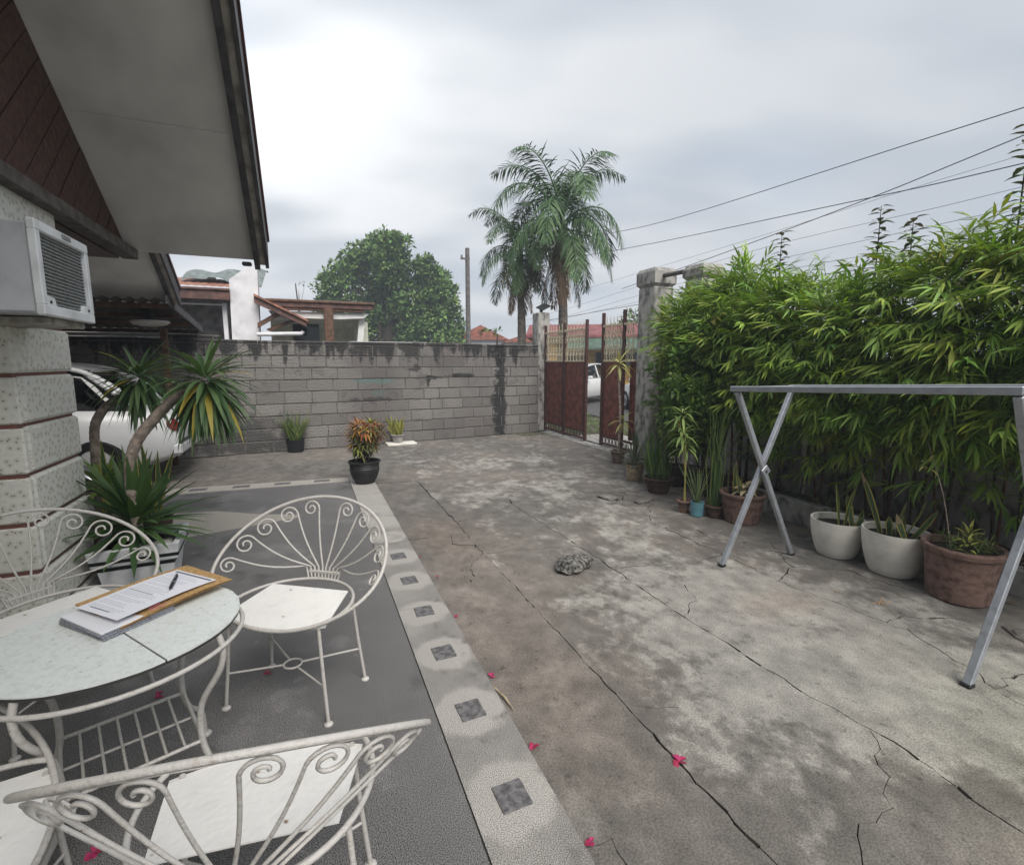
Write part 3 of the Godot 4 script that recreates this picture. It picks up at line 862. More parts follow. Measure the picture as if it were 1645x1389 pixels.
	extr(rw, "rake_board", [a2 - Vector2(0, 0.01), b2 - Vector2(0, 0.01), b2 + Vector2(0, 0.14), a2 + Vector2(0, 0.14)], -1.38, -1.335, SIDE, mats.fascia_white)
	extr(rw, "rake_board", [a2 - Vector2(0, 0.03), b2 - Vector2(0, 0.03), b2 + Vector2(0, 0.15), a2 + Vector2(0, 0.15)], -1.335, -1.315, SIDE, mats.fascia_dark)
	bar(h, "rear_wall", Vector3(-3.85, 1.3, -5.9), Vector3(0.1, 2.6, 4.6), mats.dark_wall)
	# carport
	var cp := thing("carport", "dark corrugated carport roof sheltering the white sedan", "carport", Vector3(-2.8, 0, -7.7))
	var m := Mb.new()
	m.sheet(func(u_, v_): return Vector3(lerpf(-2.2, 1.38, u_), lerpf(2.10, 1.88, v_) + 0.016 * sin(u_ * TAU * 30.0), lerpf(0.95, -1.05, v_)), 120, 2)
	put(cp, "corrugated_sheet", m, mats.roof_sheet)
	for k in 4: bar(cp, "purlin", Vector3(-0.06, 2.04 - 0.065 * k, 0.75 - 0.56 * k), Vector3(2.85, 0.05, 0.045), mats.wood_brown)
	bar(cp, "edge_strip", Vector3(1.395, 1.99, -0.05), Vector3(0.02, 0.09, 2.0), mats.fascia_dark, 0.0, Basis(Vector3.RIGHT, -0.11))
	bar(cp, "post", Vector3(1.06, 0.92, -0.35), Vector3(0.075, 1.86, 0.075), mats.wood_brown, 0.006)
	bar(cp, "post", Vector3(-1.2, 0.92, -0.35), Vector3(0.075, 1.86, 0.075), mats.wood_brown, 0.006)
	m = Mb.new()
	m.tube([Vector3(-1.3, 1.785, -0.93), Vector3(1.0, 1.785, -0.93)], 0.022, 8)
	put(cp, "eave_pipe", m, mats.white_paint)
	var lp := thing("ceiling_lamp", "round pale ceiling lamp under the carport roof", "lamp", Vector3(-1.72, 1.83, -7.35))
	m = Mb.new()
	m.lathe([Vector2(0, 0), Vector2(0.10, 0.004), Vector2(0.17, 0.022), Vector2(0.205, 0.05), Vector2(0.2, 0.068), Vector2(0, 0.075)], 28)
	put(lp, "diffuser", m, mats.lamp_glass)
	m = Mb.new(); m.lathe([Vector2(0.05, 0.07), Vector2(0.045, 0.26), Vector2(0, 0.26)], 14)
	put(lp, "stem", m, mats.black)
	aircon()
	var c := make_car("white_sedan", "white sedan parked under the carport with its tail towards the yard", Vector3(-1.42, 0, -7.38), PI, 4.2, 1.5)

func aircon() -> void:
	var t := thing("air_conditioner", "grey window air conditioner with white frame mounted on the stone pillar", "air conditioner", Vector3(-0.95, 1.585, -2.80))
	bar(t, "casing", Vector3(-0.215, 0.18, 0), Vector3(0.40, 0.345, 0.49), mats.ac_body, 0.008)
	var f := Node3D.new(); f.name = "front_frame"; t.add_child(f)
	bar(f, "top_rail", Vector3(0, 0.345, 0), Vector3(0.03, 0.042, 0.508), mats.ac_frame, 0.005)
	bar(f, "bottom_rail", Vector3(0, 0.022, 0), Vector3(0.03, 0.044, 0.508), mats.ac_frame, 0.005)
	for s in [-1, 1]:
		bar(f, "side_rail", Vector3(0, 0.184, s * 0.236), Vector3(0.029, 0.285, 0.036), mats.ac_frame, 0.004)
		extr(f, "corner_plate", [Vector2(s * 0.22, 0.04), Vector2(s * 0.135, 0.04), Vector2(s * 0.15, 0.075), Vector2(s * 0.22, 0.08)], -0.013, 0.012, SIDE, mats.ac_frame)
		bar(f, "screw", Vector3(0.014, 0.056, s * 0.19), Vector3(0.004, 0.011, 0.011), mats.black, 0.001)
	bar(f, "name_plate", Vector3(0.016, 0.348, -0.02), Vector3(0.004, 0.018, 0.085), mats.ac_fin, 0.001)
	bar(t, "condenser_core", Vector3(-0.012, 0.184, 0), Vector3(0.01, 0.29, 0.45), mats.ac_core)
	for k in 19: bar(t, "fin", Vector3(-0.004, 0.055 + k * 0.0145, 0), Vector3(0.006, 0.005, 0.44), mats.ac_fin)
	bar(t, "bracket", Vector3(-0.2, -0.012, -0.08), Vector3(0.34, 0.03, 0.36), mats.fascia_white, 0.004)

# a car along local +x (front at -x of its base point for turn PI); base point at the tail, ground
func make_car(called: String, label: String, at: Vector3, turn: float, ln: float, wd: float) -> Node3D:
	var t := thing(called, label, "car", at, turn)
	var hw := wd / 2
	# side stations: x, bottom, belt height, half width factor at belt
	var st := [[0.0, 0.38, 0.62, 0.80], [0.06, 0.30, 0.80, 0.90], [0.25, 0.24, 0.88, 0.98], [0.9, 0.22, 0.90, 1.0], [2.0, 0.20, 0.90, 1.0], [2.9, 0.20, 0.88, 1.0], [3.5, 0.22, 0.80, 0.99], [3.95, 0.24, 0.70, 0.95], [4.14, 0.28, 0.62, 0.86], [4.2, 0.36, 0.52, 0.74]]
	var m := Mb.new()
	var rows := []
	for s in st:
		var x: float = s[0] * ln / 4.2
		var w: float = hw * s[3]
		var y0: float = s[1]
		var y1: float = s[2]
		var hh := y1 - y0
		var half := [Vector3(x, y0, 0), Vector3(x, y0, w * 0.86), Vector3(x, y0 + hh * 0.12, w * 0.97), Vector3(x, y0 + hh * 0.45, w * 1.0), Vector3(x, y0 + hh * 0.72, w * 0.985), Vector3(x, y0 + hh * 0.93, w * 0.93), Vector3(x, y1, w * 0.80), Vector3(x, y1 + 0.02, 0)]
		var row := half.duplicate()
		for k in range(half.size() - 2, 0, -1): row.append(half[k] * Vector3(1, 1, -1))
		rows.append(row)
	loft(m, rows)
	put(t, "body", m, mats.car_white)
	# cabin of glass with a painted roof and pillars
	var k0 := [[0.35, 0.86, 0.86], [0.85, 1.30, 0.76], [1.2, 1.36, 0.75], [1.9, 1.37, 0.75], [2.35, 1.30, 0.74], [3.05, 0.86, 0.84]]
	m = Mb.new(); rows = []
	for s in k0:
		var x: float = s[0] * ln / 4.2
		var w: float = hw * s[2]
		rows.append([Vector3(x, 0.8, hw * 0.88), Vector3(x, lerpf(0.84, s[1], 0.85), w), Vector3(x, s[1], w * 0.86), Vector3(x, s[1] + 0.015, 0), Vector3(x, s[1], -w * 0.86), Vector3(x, lerpf(0.84, s[1], 0.85), -w), Vector3(x, 0.8, -hw * 0.88), Vector3(x, 0.8, 0)])
	loft(m, rows)
	put(t, "glass", m, mats.glass_dark)
	m = Mb.new(); rows = []
	for s in [[0.80, 1.285], [1.2, 1.362], [1.9, 1.372], [2.4, 1.29]]:
		var x: float = s[0] * ln / 4.2
		var w: float = hw * 0.70
		rows.append([Vector3(x, s[1] + 0.006, w), Vector3(x, s[1] + 0.03, w * 0.8), Vector3(x, s[1] + 0.036, 0), Vector3(x, s[1] + 0.03, -w * 0.8), Vector3(x, s[1] + 0.006, -w), Vector3(x, s[1], 0)])
	loft(m, rows)
	put(t, "roof", m, mats.car_white)
	for s in [-1, 1]:
		for pts in [[Vector3(0.33, 0.87, 0.83), Vector3(0.83, 1.29, 0.70)], [Vector3(3.05, 0.87, 0.82), Vector3(2.38, 1.29, 0.69)], [Vector3(1.7, 0.88, 0.895), Vector3(1.72, 1.33, 0.72)]]:
			m = Mb.new()
			m.tube([pts[0] * Vector3(ln / 4.2, 1, hw * s), pts[1] * Vector3(ln / 4.2, 1, hw * s)], 0.035, 6)
			put(t, "pillar", m, mats.car_white)
		m = Mb.new()
		m.tube(smooth([Vector3(0.3, 0.9, s * hw * 0.85), Vector3(0.85, 1.30, s * hw * 0.72), Vector3(1.6, 1.375, s * hw * 0.69), Vector3(2.4, 1.3, s * hw * 0.70)], 5), 0.03, 6)
		put(t, "roof_rail", m, mats.car_white)
		m = Mb.new(); m.lathe([Vector2(0, 0.0), Vector2(0.075, 0.004), Vector2(0.08, 0.02), Vector2(0, 0.03)], 16)
		put(t, "tail_light", m, mats.lamp_red, Vector3(0.055, 0.69, s * hw * 0.80), Basis(Vector3.FORWARD, -1.15) * Basis(Vector3.RIGHT, s * 0.5))
		m = Mb.new(); m.lathe([Vector2(0, 0.0), Vector2(0.11, 0.004), Vector2(0.11, 0.02), Vector2(0, 0.03)], 16)
		put(t, "headlight", m, mats.lamp_clear, Vector3(4.10 * ln / 4.2, 0.60, s * hw * 0.66), Basis(Vector3.FORWARD, 1.2).scaled(Vector3(1, 1, 1.4)))
		bar(t, "mirror", Vector3(2.75 * ln / 4.2, 0.93, s * hw * 1.06), Vector3(0.1, 0.1, 0.16), mats.car_white, 0.03)
		for x in [0.75, 3.4]:
			var wn := Node3D.new(); wn.name = nm(t, "wheel"); t.add_child(wn)
			wn.position = Vector3(x * ln / 4.2, 0.29, s * (hw - 0.09)); wn.rotation.x = s * PI / 2
			m = Mb.new(); m.lathe([Vector2(0.17, 0.085), Vector2(0.25, 0.1), Vector2(0.285, 0.07), Vector2(0.29, 0), Vector2(0.285, -0.07), Vector2(0.25, -0.1), Vector2(0.17, -0.085)], 28)
			put(wn, "tyre", m, mats.tyre)
			m = Mb.new(); m.lathe([Vector2(0, 0.07), Vector2(0.05, 0.085), Vector2(0.06, 0.05), Vector2(0.15, 0.06), Vector2(0.18, 0.085), Vector2(0.18, -0.06), Vector2(0, -0.06)], 20)
			put(wn, "rim", m, mats.rim_alloy)
	m = Mb.new()
	m.box(Vector3(0.52, 0.70, hw * 0.985), Vector3(0.17, 0.15, 0.012), Basis(), 0.004)
	put(t, "fuel_lid", m, mats.car_white)
	m = Mb.new()
	m.box(Vector3(0.03, 0.40, 0), Vector3(0.12, 0.16, wd * 0.86), Basis(), 0.04)
	put(t, "rear_bumper", m, mats.car_white)
	bar(t, "rear_seam", Vector3(0.01, 0.485, 0), Vector3(0.08, 0.008, wd * 0.8), mats.black)
	bar(t, "grille", Vector3(4.19 * ln / 4.2, 0.42, 0), Vector3(0.06, 0.14, wd * 0.5), mats.black, 0.02)
	bar(t, "front_bumper", Vector3(4.13 * ln / 4.2, 0.31, 0), Vector3(0.16, 0.07, wd * 0.8), mats.black, 0.025)
	return t

func loft(m: Mb, rows: Array) -> void:
	var k: int = rows[0].size()
	var nors := []
	for i in rows.size():
		var nr := []
		for j in k:
			var a: Vector3 = rows[mini(i + 1, rows.size() - 1)][j] - rows[maxi(i - 1, 0)][j]
			var b: Vector3 = rows[i][(j + 1) % k] - rows[i][(j + k - 1) % k]
			var q := a.cross(b).normalized()
			var ce := Vector3.ZERO
			for p in rows[i]: ce += p
			if q.dot(rows[i][j] - ce / k) < 0.0: q = -q
			nr.append(q)
		nors.append(nr)
	for i in rows.size() - 1:
		for j in k:
			var j2 := (j + 1) % k
			m.trin(rows[i][j], rows[i][j2], rows[i + 1][j2], nors[i][j], nors[i][j2], nors[i + 1][j2])
			m.trin(rows[i][j], rows[i + 1][j2], rows[i + 1][j], nors[i][j], nors[i + 1][j2], nors[i + 1][j])
	for e in [0, rows.size() - 1]:
		var ce := Vector3.ZERO
		for p in rows[e]: ce += p
		ce /= k
		var o: Vector3 = (rows[0][0] - rows[1][0]) if e == 0 else (rows[-1][0] - rows[-2][0])
		o = Vector3(o.x, 0, 0)
		for j in k: m.tri(ce, rows[e][j], rows[e][(j + 1) % k], o)

# ---------- hollow block wall at the back ----------
func block_wall() -> void:
	var w := thing("block_wall", "grey hollow block wall with black mould streaks across the back of the yard", "wall", Vector3(4.28, 0, -9.13), 0.1021)
	bar(w, "mortar_core", Vector3(-4.1, 0.83, 0), Vector3(8.2, 1.72, 0.122), mats.mortar)
	var full := []
	for k in 4:
		var m := Mb.new()
		m.box(Vector3.ZERO, Vector3(0.388, 0.172 + 0.003 * (k % 2), 0.15), Basis(), 0.004 + 0.002 * (k % 3))
		full.append(m.mesh())
	for r_ in 9:
		var x := 0.0 - (0.0 if r_ % 2 else 0.2) - R(0, 0.05)
		var y := 0.096 + r_ * 0.1875
		if x < -0.05:
			bar(w, "block", Vector3(x / 2, y, 0), Vector3(-x - 0.012, 0.173, 0.15), mats.block1, 0.006)
		while x > -8.2:
			var lw := 0.4
			if rng.randf() < 0.06: lw = R(0.2, 0.3)
			var zz := R(-0.004, 0.004)
			var mt: Material = mats["block%d" % (rng.randi() % 4)]
			if lw == 0.4:
				put(w, "block", full[rng.randi() % 4], mt, Vector3(x - 0.2, y + R(-.002, .002), zz), Basis(Vector3.FORWARD, R(-.006, .006)) * Basis(Vector3.UP, R(-.006, .006)))
			else:
				bar(w, "block", Vector3(x - lw / 2, y, zz), Vector3(lw - 0.012, 0.173, 0.15), mt, 0.006)
			x -= lw
	var c := -8.2
	while c < -0.02:
		var l := minf(R(0.7, 1.6), -c)
		bar(w, "cap_mortar", Vector3(c + l / 2, 1.712 + R(-.006, .008), R(-.004, .004)), Vector3(l - 0.006, 0.045 + R(0, .012), 0.158), mats.block1, 0.01, Basis(Vector3.FORWARD, R(-.008, .008)))
		c += l
	for k in 2: bar(w, "loose_block", Vector3(-5.62 - 0.33 * k, 1.765, 0.0), Vector3(0.32, 0.07, 0.14), mats.block3, 0.015, Basis(Vector3.FORWARD, 0.02 - 0.04 * k))

# ---------- gate and its pillars ----------
func pillar(label: String, at: Vector3, s: Vector3, cap: float) -> Node3D:
	var p := thing("gate_pillar", label, "pillar", at)
	var m := Mb.new()
	m.box(Vector3(0, s.y / 2 - cap / 2, 0), Vector3(s.x, s.y - cap, s.z), Basis(), 0.018)
	put(p, "shaft", m, mats.concrete)
	if cap > 0.0:
		m = Mb.new()
		var q := s.x / 2 + 0.012
		m.sq([Vector2(q - 0.03, s.y - cap - 0.002), Vector2(q + 0.006, s.y - cap + 0.04), Vector2(q + 0.008, s.y - 0.06), Vector2(q - 0.02, s.y - 0.01), Vector2(0.0, s.y + 0.008)], Vector3.ZERO, s.z / s.x)
		put(p, "cap", m, mats.concrete)
	return p

func gate_bay(g: Node3D, z0: float, z1: float, dark: bool) -> void:
	# local frame: gate runs along z at x = 0; z0 < z1
	var wd := z1 - z0
	var mid := (z0 + z1) / 2
	var sheet_ := bar(g, "sheet_panel", Vector3(0.0 if not dark else 0.1, 0.79, mid), Vector3(0.006, 1.22, wd - 0.075), mats.gate_red)
	if not dark:
		for s in [z0 + 0.045, z1 - 0.045]: bar(g, "edge_strip", Vector3(-0.012, 0.79, s), Vector3(0.02, 1.24, 0.018), mats.gate_rust)
	for y in [0.05, 0.17, 1.405]: bar(g, "rail", Vector3(-0.002, y, mid), Vector3(0.036, 0.03, wd - 0.05), mats.gate_rust if y < 1.0 else mats.gate_gold, 0.004)
	bar(g, "top_rail", Vector3(-0.012, 1.955, mid), Vector3(0.03, 0.035, wd - 0.05), mats.gate_gold, 0.004)
	var k := int(wd / 0.115)
	for i in k:
		var z := z0 + 0.05 + (wd - 0.1) * (i + 0.5) / k
		var m := Mb.new()
		m.tube([Vector3(0, 1.42, z), Vector3(0, 2.06, z), Vector3(0, 2.11, z)], [0.007, 0.007, 0.001], 5)
		put(g, "gold_bar", m, mats.gate_gold)
		m = Mb.new()
		for s in [-1.0, 1.0]:
			m.tube(arc(Vector3(-0.008, 1.56, z + s * 0.027), Vector3(0, 0.09, 0), Vector3(0, 0, s * 0.026), -2.4, 2.4, 10), 0.0055, 4)
			m.tube(arc(Vector3(-0.008, 1.80, z + s * 0.027), Vector3(0, 0.09, 0), Vector3(0, 0, s * 0.026), -2.4, 2.4, 10), 0.0055, 4)
		m.tube([Vector3(-0.01, 1.43, z - 0.045), Vector3(-0.01, 1.68, z + 0.045), Vector3(-0.01, 1.93, z - 0.045)], 0.0055, 4)
		put(g, "scrollwork", m, mats.gate_gold)
		m = Mb.new()
		m.tube(arc(Vector3(-0.005, 0.11, z), Vector3(0, 0.045, 0), Vector3(0, 0, 0.03), 0.0, TAU * 0.9, 10), 0.006, 4)
		m.tube([Vector3(0, 0.06, z + 0.045), Vector3(0, 0.16, z + 0.045)], 0.007, 4)
		put(g, "foot_scroll", m, mats.gate_rust)

func gate() -> void:
	pillar("slim concrete gate pillar where the block wall ends", Vector3(4.46, 0, -9.32), Vector3(0.27, 2.39, 0.27), 0.0)
	var p1 := pillar("tallest weathered concrete pillar with a flared cap beside the gate", Vector3(4.63, 0, -5.93), Vector3(0.33, 2.70, 0.37), 0.26)
	pillar("weathered concrete pillar half hidden behind the bamboo", Vector3(4.63, 0, -5.02), Vector3(0.3, 2.60, 0.32), 0.18)
	var a := thing("gate_leaf", "rust red gate leaf of two sheet panels hung on the slim pillar", "gate", Vector3(4.50, 0.02, -8.37), 0.0, "gate leaves")
	gate_bay(a, -0.80, 0.0, false)
	gate_bay(a, 0.0, 0.80, false)
	for z in [-0.80, 0.0, 0.80]: bar(a, "stile", Vector3(0, 1.06, z), Vector3(0.046, 2.1, 0.046), mats.gate_rust, 0.004)
	var b := thing("gate_leaf", "rust red gate leaf beside the tallest concrete pillar", "gate", Vector3(4.50, 0.02, -6.47), 0.0, "gate leaves")
	gate_bay(b, -0.58, 0.0, false)
	gate_bay(b, 0.0, 0.33, true)
	for z in [-0.58, 0.0]: bar(b, "stile", Vector3(0, 1.09, z), Vector3(0.046, 2.16, 0.046), mats.gate_rust, 0.004)
	var c := thing("pedestrian_gate", "narrow gate with gold scroll grille between two concrete pillars", "gate", Vector3(4.62, 0.02, -5.46))
	gate_bay(c, -0.27, 0.27, false)
	for z in [-0.27, 0.27]: bar(c, "stile", Vector3(0, 1.06, z), Vector3(0.04, 2.1, 0.04), mats.gate_rust, 0.004)
	var pi_ := thing("lintel_pipe", "grey steel pipe spanning the tops of the two big pillars", "pipe", Vector3(4.60, 2.56, -5.46))
	var m := Mb.new()
	m.tube([Vector3(0, 0.02, -0.34), Vector3(0, 0.0, 0.32)], 0.03, 10)
	put(pi_, "tube", m, mats.pole_grey)
	var sl := thing("solar_light", "small solar light tilted on top of the slim gate pillar", "light", Vector3(4.46, 2.39, -9.32))
	bar(sl, "bracket", Vector3(0, 0.04, 0), Vector3(0.05, 0.08, 0.05), mats.black, 0.004)
	bar(sl, "panel", Vector3(0.03, 0.12, 0.04), Vector3(0.20, 0.02, 0.34), mats.black, 0.004, Basis(Vector3.RIGHT, 0.25) * Basis(Vector3.FORWARD, -0.5))
	# threshold
	var s := struct("gate_threshold")
	bar(s, "sill", Vector3(4.44, -0.012, -7.5), Vector3(0.22, 0.05, 3.1), mats.concrete, 0.008)
	# fence behind the bamboo: low wall with a spiked grille
	var f := thing("fence_wall", "stained concrete boundary wall with spiked iron grille behind the bamboo", "wall", Vector3(4.62, 0, -2.2))
	bar(f, "wall_panel", Vector3(0, 0.72, 0), Vector3(0.16, 1.44, 5.3), mats.concrete, 0.01)
	bar(f, "buttress", Vector3(-0.10, 0.65, -1.3), Vector3(0.08, 1.3, 0.25), mats.concrete, 0.01)
	bar(f, "buttress", Vector3(-0.10, 0.65, 0.9), Vector3(0.08, 1.3, 0.25), mats.concrete, 0.01)
	for y in [1.55, 2.0]: bar(f, "grille_rail", Vector3(0, y, 0), Vector3(0.03, 0.03, 5.3), mats.gate_gold, 0.004)
	for k in 34:
		var z := -2.55 + k * 0.155
		m = Mb.new()
		m.tube([Vector3(0, 1.42, z), Vector3(0, 2.12, z), Vector3(0, 2.2, z)], [0.009, 0.009, 0.001], 5)
		m.tube(arc(Vector3(0, 2.06, z), Vector3(0, 0.0, 0.04), Vector3(0, 0.05, 0), PI, TAU, 8), 0.006, 4)
		put(f, "picket", m, mats.gate_gold)
	# kerb trough at its foot
	var t := thing("planting_trough", "low mossy concrete trough holding dry leaves along the fence foot", "trough", Vector3(3.98, 0, -2.6))
	bar(t, "kerb", Vector3(-0.02, 0.09, -0.2), Vector3(0.09, 0.22, 1.6), mats.concrete, 0.012)
	bar(t, "kerb", Vector3(0.0, 0.07, 1.45), Vector3(0.09, 0.18, 1.6), mats.concrete, 0.012)
	m = Mb.new()
	var fn := FastNoiseLite.new(); fn.frequency = 1.4
	m.sheet(func(u_, v_): return Vector3(lerpf(0.0, 0.56, u_), 0.10 + 0.06 * fn.get_noise_2d(u_ * 2.0, v_ * 9.0), lerpf(-2.3, 2.6, v_)), 6, 40)
	put(t, "soil", m, mats.soil)

# ---------- neighbour's house over the wall ----------
func neighbour() -> void:
	var h := thing("neighbour_house", "neighbouring house with white fin wall and brown tiled eaves above the block wall", "house", Vector3(0, 0, -12.2))
	extr(h, "fin_wall", [Vector2(-1.44, 0), Vector2(-0.93, 0), Vector2(-0.84, 3.40), Vector2(-1.05, 3.36), Vector2(-1.38, 3.1)], -0.15, 0.15, FRONT, mats.white_paint)
	bar(h, "dark_wall", Vector3(-3.0, 1.4, -0.9), Vector3(4.0, 2.8, 0.1), mats.dark_wall)
	bar(h, "white_post", Vector3(-1.53, 1.32, -0.1), Vector3(0.085, 2.64, 0.08), mats.white_paint, 0.006)
	bar(h, "lintel", Vector3(-2.6, 2.60, -0.06), Vector3(2.1, 0.03, 0.06), mats.white_paint, 0.004)
	var rf := Node3D.new(); rf.name = "left_roof"; h.add_child(rf)
	bar(rf, "fascia", Vector3(-2.7, 2.77, 0.2), Vector3(2.65, 0.2, 0.04), mats.roof_brown, 0.01)
	bar(rf, "fascia", Vector3(-2.7, 2.88, 0.24), Vector3(2.65, 0.05, 0.05), mats.roof_brown, 0.01)
	var m := Mb.new()
	m.sheet(func(u_, v_): return Vector3(lerpf(-4.0, -1.38, u_), lerpf(2.92, 3.3, v_) + 0.012 * absf(sin(u_ * TAU * 9.0)), lerpf(0.27, -1.4, v_)), 90, 2)
	put(rf, "tile_sheet", m, mats.roof_terra)
	m = Mb.new()
	m.sheet(func(u_, v_): return Vector3(lerpf(-2.35, -0.82, u_) + 0.1 * v_, lerpf(3.12, 3.55, minf(1.0, v_ * 1.2)) + 0.03 * sin(u_ * 17.0) + 0.06 * sin(u_ * 5.0 + v_ * 4.0) - 0.2 * maxf(0.0, 0.25 - u_), lerpf(-0.35, -1.6, v_)), 40, 8)
	put(h, "tin_sheet", m, mats.galvanised_old)
	bar(h, "roof_vent", Vector3(-1.72, 3.12, -0.1), Vector3(0.16, 0.07, 0.12), mats.black, 0.02)
	# porch on the right
	var p := Node3D.new(); p.name = "porch"; h.add_child(p)
	bar(p, "fascia", Vector3(0.42, 2.66, 0.0), Vector3(2.2, 0.12, 0.05), mats.roof_brown, 0.01)
	bar(p, "fascia", Vector3(0.40, 2.735, 0.03), Vector3(2.3, 0.05, 0.08), mats.wood_brown, 0.01)
	bar(p, "fascia", Vector3(0.32, 2.57, -0.03), Vector3(2.0, 0.07, 0.04), mats.wood_brown, 0.01)
	m = Mb.new()
	m.sheet(func(u_, v_): return Vector3(lerpf(-0.75, 1.55, u_), lerpf(2.76, 3.0, v_), lerpf(0.05, -2.0, v_)), 4, 4)
	put(p, "roof_sheet", m, mats.roof_brown)
	extr(p, "soffit", [Vector2(-0.7, 2.52), Vector2(1.42, 2.52), Vector2(1.30, 2.42), Vector2(0.75, 2.38), Vector2(-0.6, 2.38)], 0.1, 1.4, FRONT, mats.soffit)
	bar(p, "post", Vector3(0.53, 1.3, -0.05), Vector3(0.2, 2.6, 0.2), mats.wood_brown, 0.012)
	bar(p, "back_wall", Vector3(0.4, 1.2, -1.6), Vector3(2.3, 2.5, 0.1), mats.wall_cream)
	bar(p, "window", Vector3(0.05, 2.05, -1.53), Vector3(0.6, 0.6, 0.03), mats.glass_dark)
	extr(p, "end_wall", [Vector2(0.95, 0), Vector2(1.05, 0), Vector2(1.36, 2.45), Vector2(1.22, 2.45)], 0.3, 1.5, FRONT, mats.soffit)
	var bm := Node3D.new(); bm.name = "sloping_eave"; h.add_child(bm)
	extr(bm, "verge_board", [Vector2(-0.92, 2.76), Vector2(0.06, 2.27), Vector2(0.06, 2.16), Vector2(-0.92, 2.62)], -0.45, -0.35, FRONT, mats.roof_brown)
	extr(bm, "tile_edge", [Vector2(-0.92, 2.80), Vector2(0.09, 2.30), Vector2(0.09, 2.26), Vector2(-0.92, 2.755)], -0.5, 0.4, FRONT, mats.roof_terra)
	extr(bm, "rafter", [Vector2(-0.9, 2.22), Vector2(-0.42, 2.52), Vector2(-0.36, 2.46), Vector2(-0.9, 2.12)], -0.3, -0.2, FRONT, mats.wood_brown)
	extr(bm, "rafter", [Vector2(-0.75, 2.10), Vector2(-0.12, 2.38), Vector2(-0.08, 2.32), Vector2(-0.68, 2.06)], -0.2, -0.1, FRONT, mats.wood_brown)
	m = Mb.new()
	m.tube([Vector3(-0.92, 1.985, 0.3), Vector3(-0.05, 2.02, 0.3), Vector3(-0.02, 2.07, 0.3)], 0.045, 10)
	put(h, "gutter_pipe", m, mats.white_paint)
	bar(h, "parapet", Vector3(1.75, 1.83, 0.6), Vector3(1.7, 0.05, 0.2), mats.white_paint, 0.008)
	bar(h, "parapet_wall", Vector3(1.75, 0.9, 0.6), Vector3(1.6, 1.8, 0.12), mats.concrete)

# ---------- beyond the gate ----------
func street() -> void:
	var h := thing("yellow_shop_house", "yellow street house with green awning and red roof seen through the gate", "house", Vector3(11.3, 0, -17.6), -0.5)
	bar(h, "wall", Vector3(0, 1.1, -1.6), Vector3(5.4, 2.2, 3.0), mats.yellow_wall)
	for k in 3:
		var w := bar(h, "window", Vector3(-1.2 + 1.25 * k, 1.55, -0.09), Vector3(0.8, 0.55, 0.05), mats.fascia_dark, 0.01)
		for j in 2: bar(w, "pane", Vector3(-0.19 + 0.38 * j, 0, 0.028), Vector3(0.34, 0.48, 0.01), mats.glass_dark)
	extr(h, "awning", [Vector2(0.9, 1.9), Vector2(0.9, 1.97), Vector2(-0.1, 2.62), Vector2(-0.1, 2.55)], -1.5, 2.6, Basis(Vector3(0, 0, 1), Vector3(1, 0, 0), Vector3(0, 1, 0)), mats.green_roof)
	extr(h, "roof", [Vector2(0.3, 2.5), Vector2(-1.6, 3.05), Vector2(-3.5, 2.5), Vector2(-3.5, 2.4), Vector2(0.3, 2.4)], -3.2, 3.0, SIDE, mats.red_roof)
	for k in 9: bar(h, "roof_rib", Vector3(-3.0 + 0.74 * k, 2.785, -0.65), Vector3(0.05, 0.05, 1.96), mats.red_roof, 0.0, Basis(Vector3.RIGHT, 0.282))
	make_car("street_car", "white car stopped in the road outside the open gate", Vector3(10.6, -0.03, -17.0), -0.95 + PI / 2 + PI, 4.3, 1.75)
	make_car("street_car", "pale car partly seen through the narrow gold grille gate", Vector3(9.0, -0.03, -9.3), PI * 0.42, 4.3, 1.7)
	var r_ := thing("far_house", "distant house with orange tiled roof between tree tops above the wall", "house", Vector3(13.0, 0, -37.9), -0.4)
	bar(r_, "wall", Vector3(0, 1.6, 0), Vector3(3.6, 3.2, 3.0), mats.white_paint)
	extr(r_, "roof", [Vector2(-2.2, 3.1), Vector2(0, 4.2), Vector2(2.2, 3.1)], -1.8, 1.8, FRONT, mats.orange_roof)
	for k in 2: bar(r_, "window", Vector3(-0.8 + 1.6 * k, 2.2, 1.52), Vector3(0.7, 0.8, 0.05), mats.glass_dark)
	var q := thing("far_house", "distant low house with pale wall right of the orange roof", "house", Vector3(16.5, 0, -36.0), -0.4)
	bar(q, "wall", Vector3(0, 1.5, 0), Vector3(4.2, 3.0, 3.0), mats.wall_cream)
	extr(q, "roof", [Vector2(-2.4, 2.9), Vector2(0, 3.7), Vector2(2.4, 2.9)], -1.8, 1.8, FRONT, mats.orange_roof)
	for pp in [[Vector3(6.6, 0, -21.1), 6.2, 0.09, "taller grey utility pole standing left of the palms"], [Vector3(9.1, 0, -30.9), 4.5, 0.1, "short far utility pole beside the taller one"]]:
		var u := thing("utility_pole", pp[3], "pole", pp[0], 0.0, "utility poles behind the wall")
		var m := Mb.new()
		m.tube([Vector3(0, -0.05, 0), Vector3(0, pp[1], 0)], [pp[2] * 1.3, pp[2]], 10)
		put(u, "shaft", m, mats.pole_grey)
		bar(u, "bracket", Vector3(-0.1, pp[1] * 0.93, 0), Vector3(0.4, 0.07, 0.07), mats.pole_grey)
		bar(u, "insulator", Vector3(-0.25, pp[1] * 0.93 + 0.09, 0), Vector3(0.07, 0.12, 0.07), mats.pole_grey, 0.01)

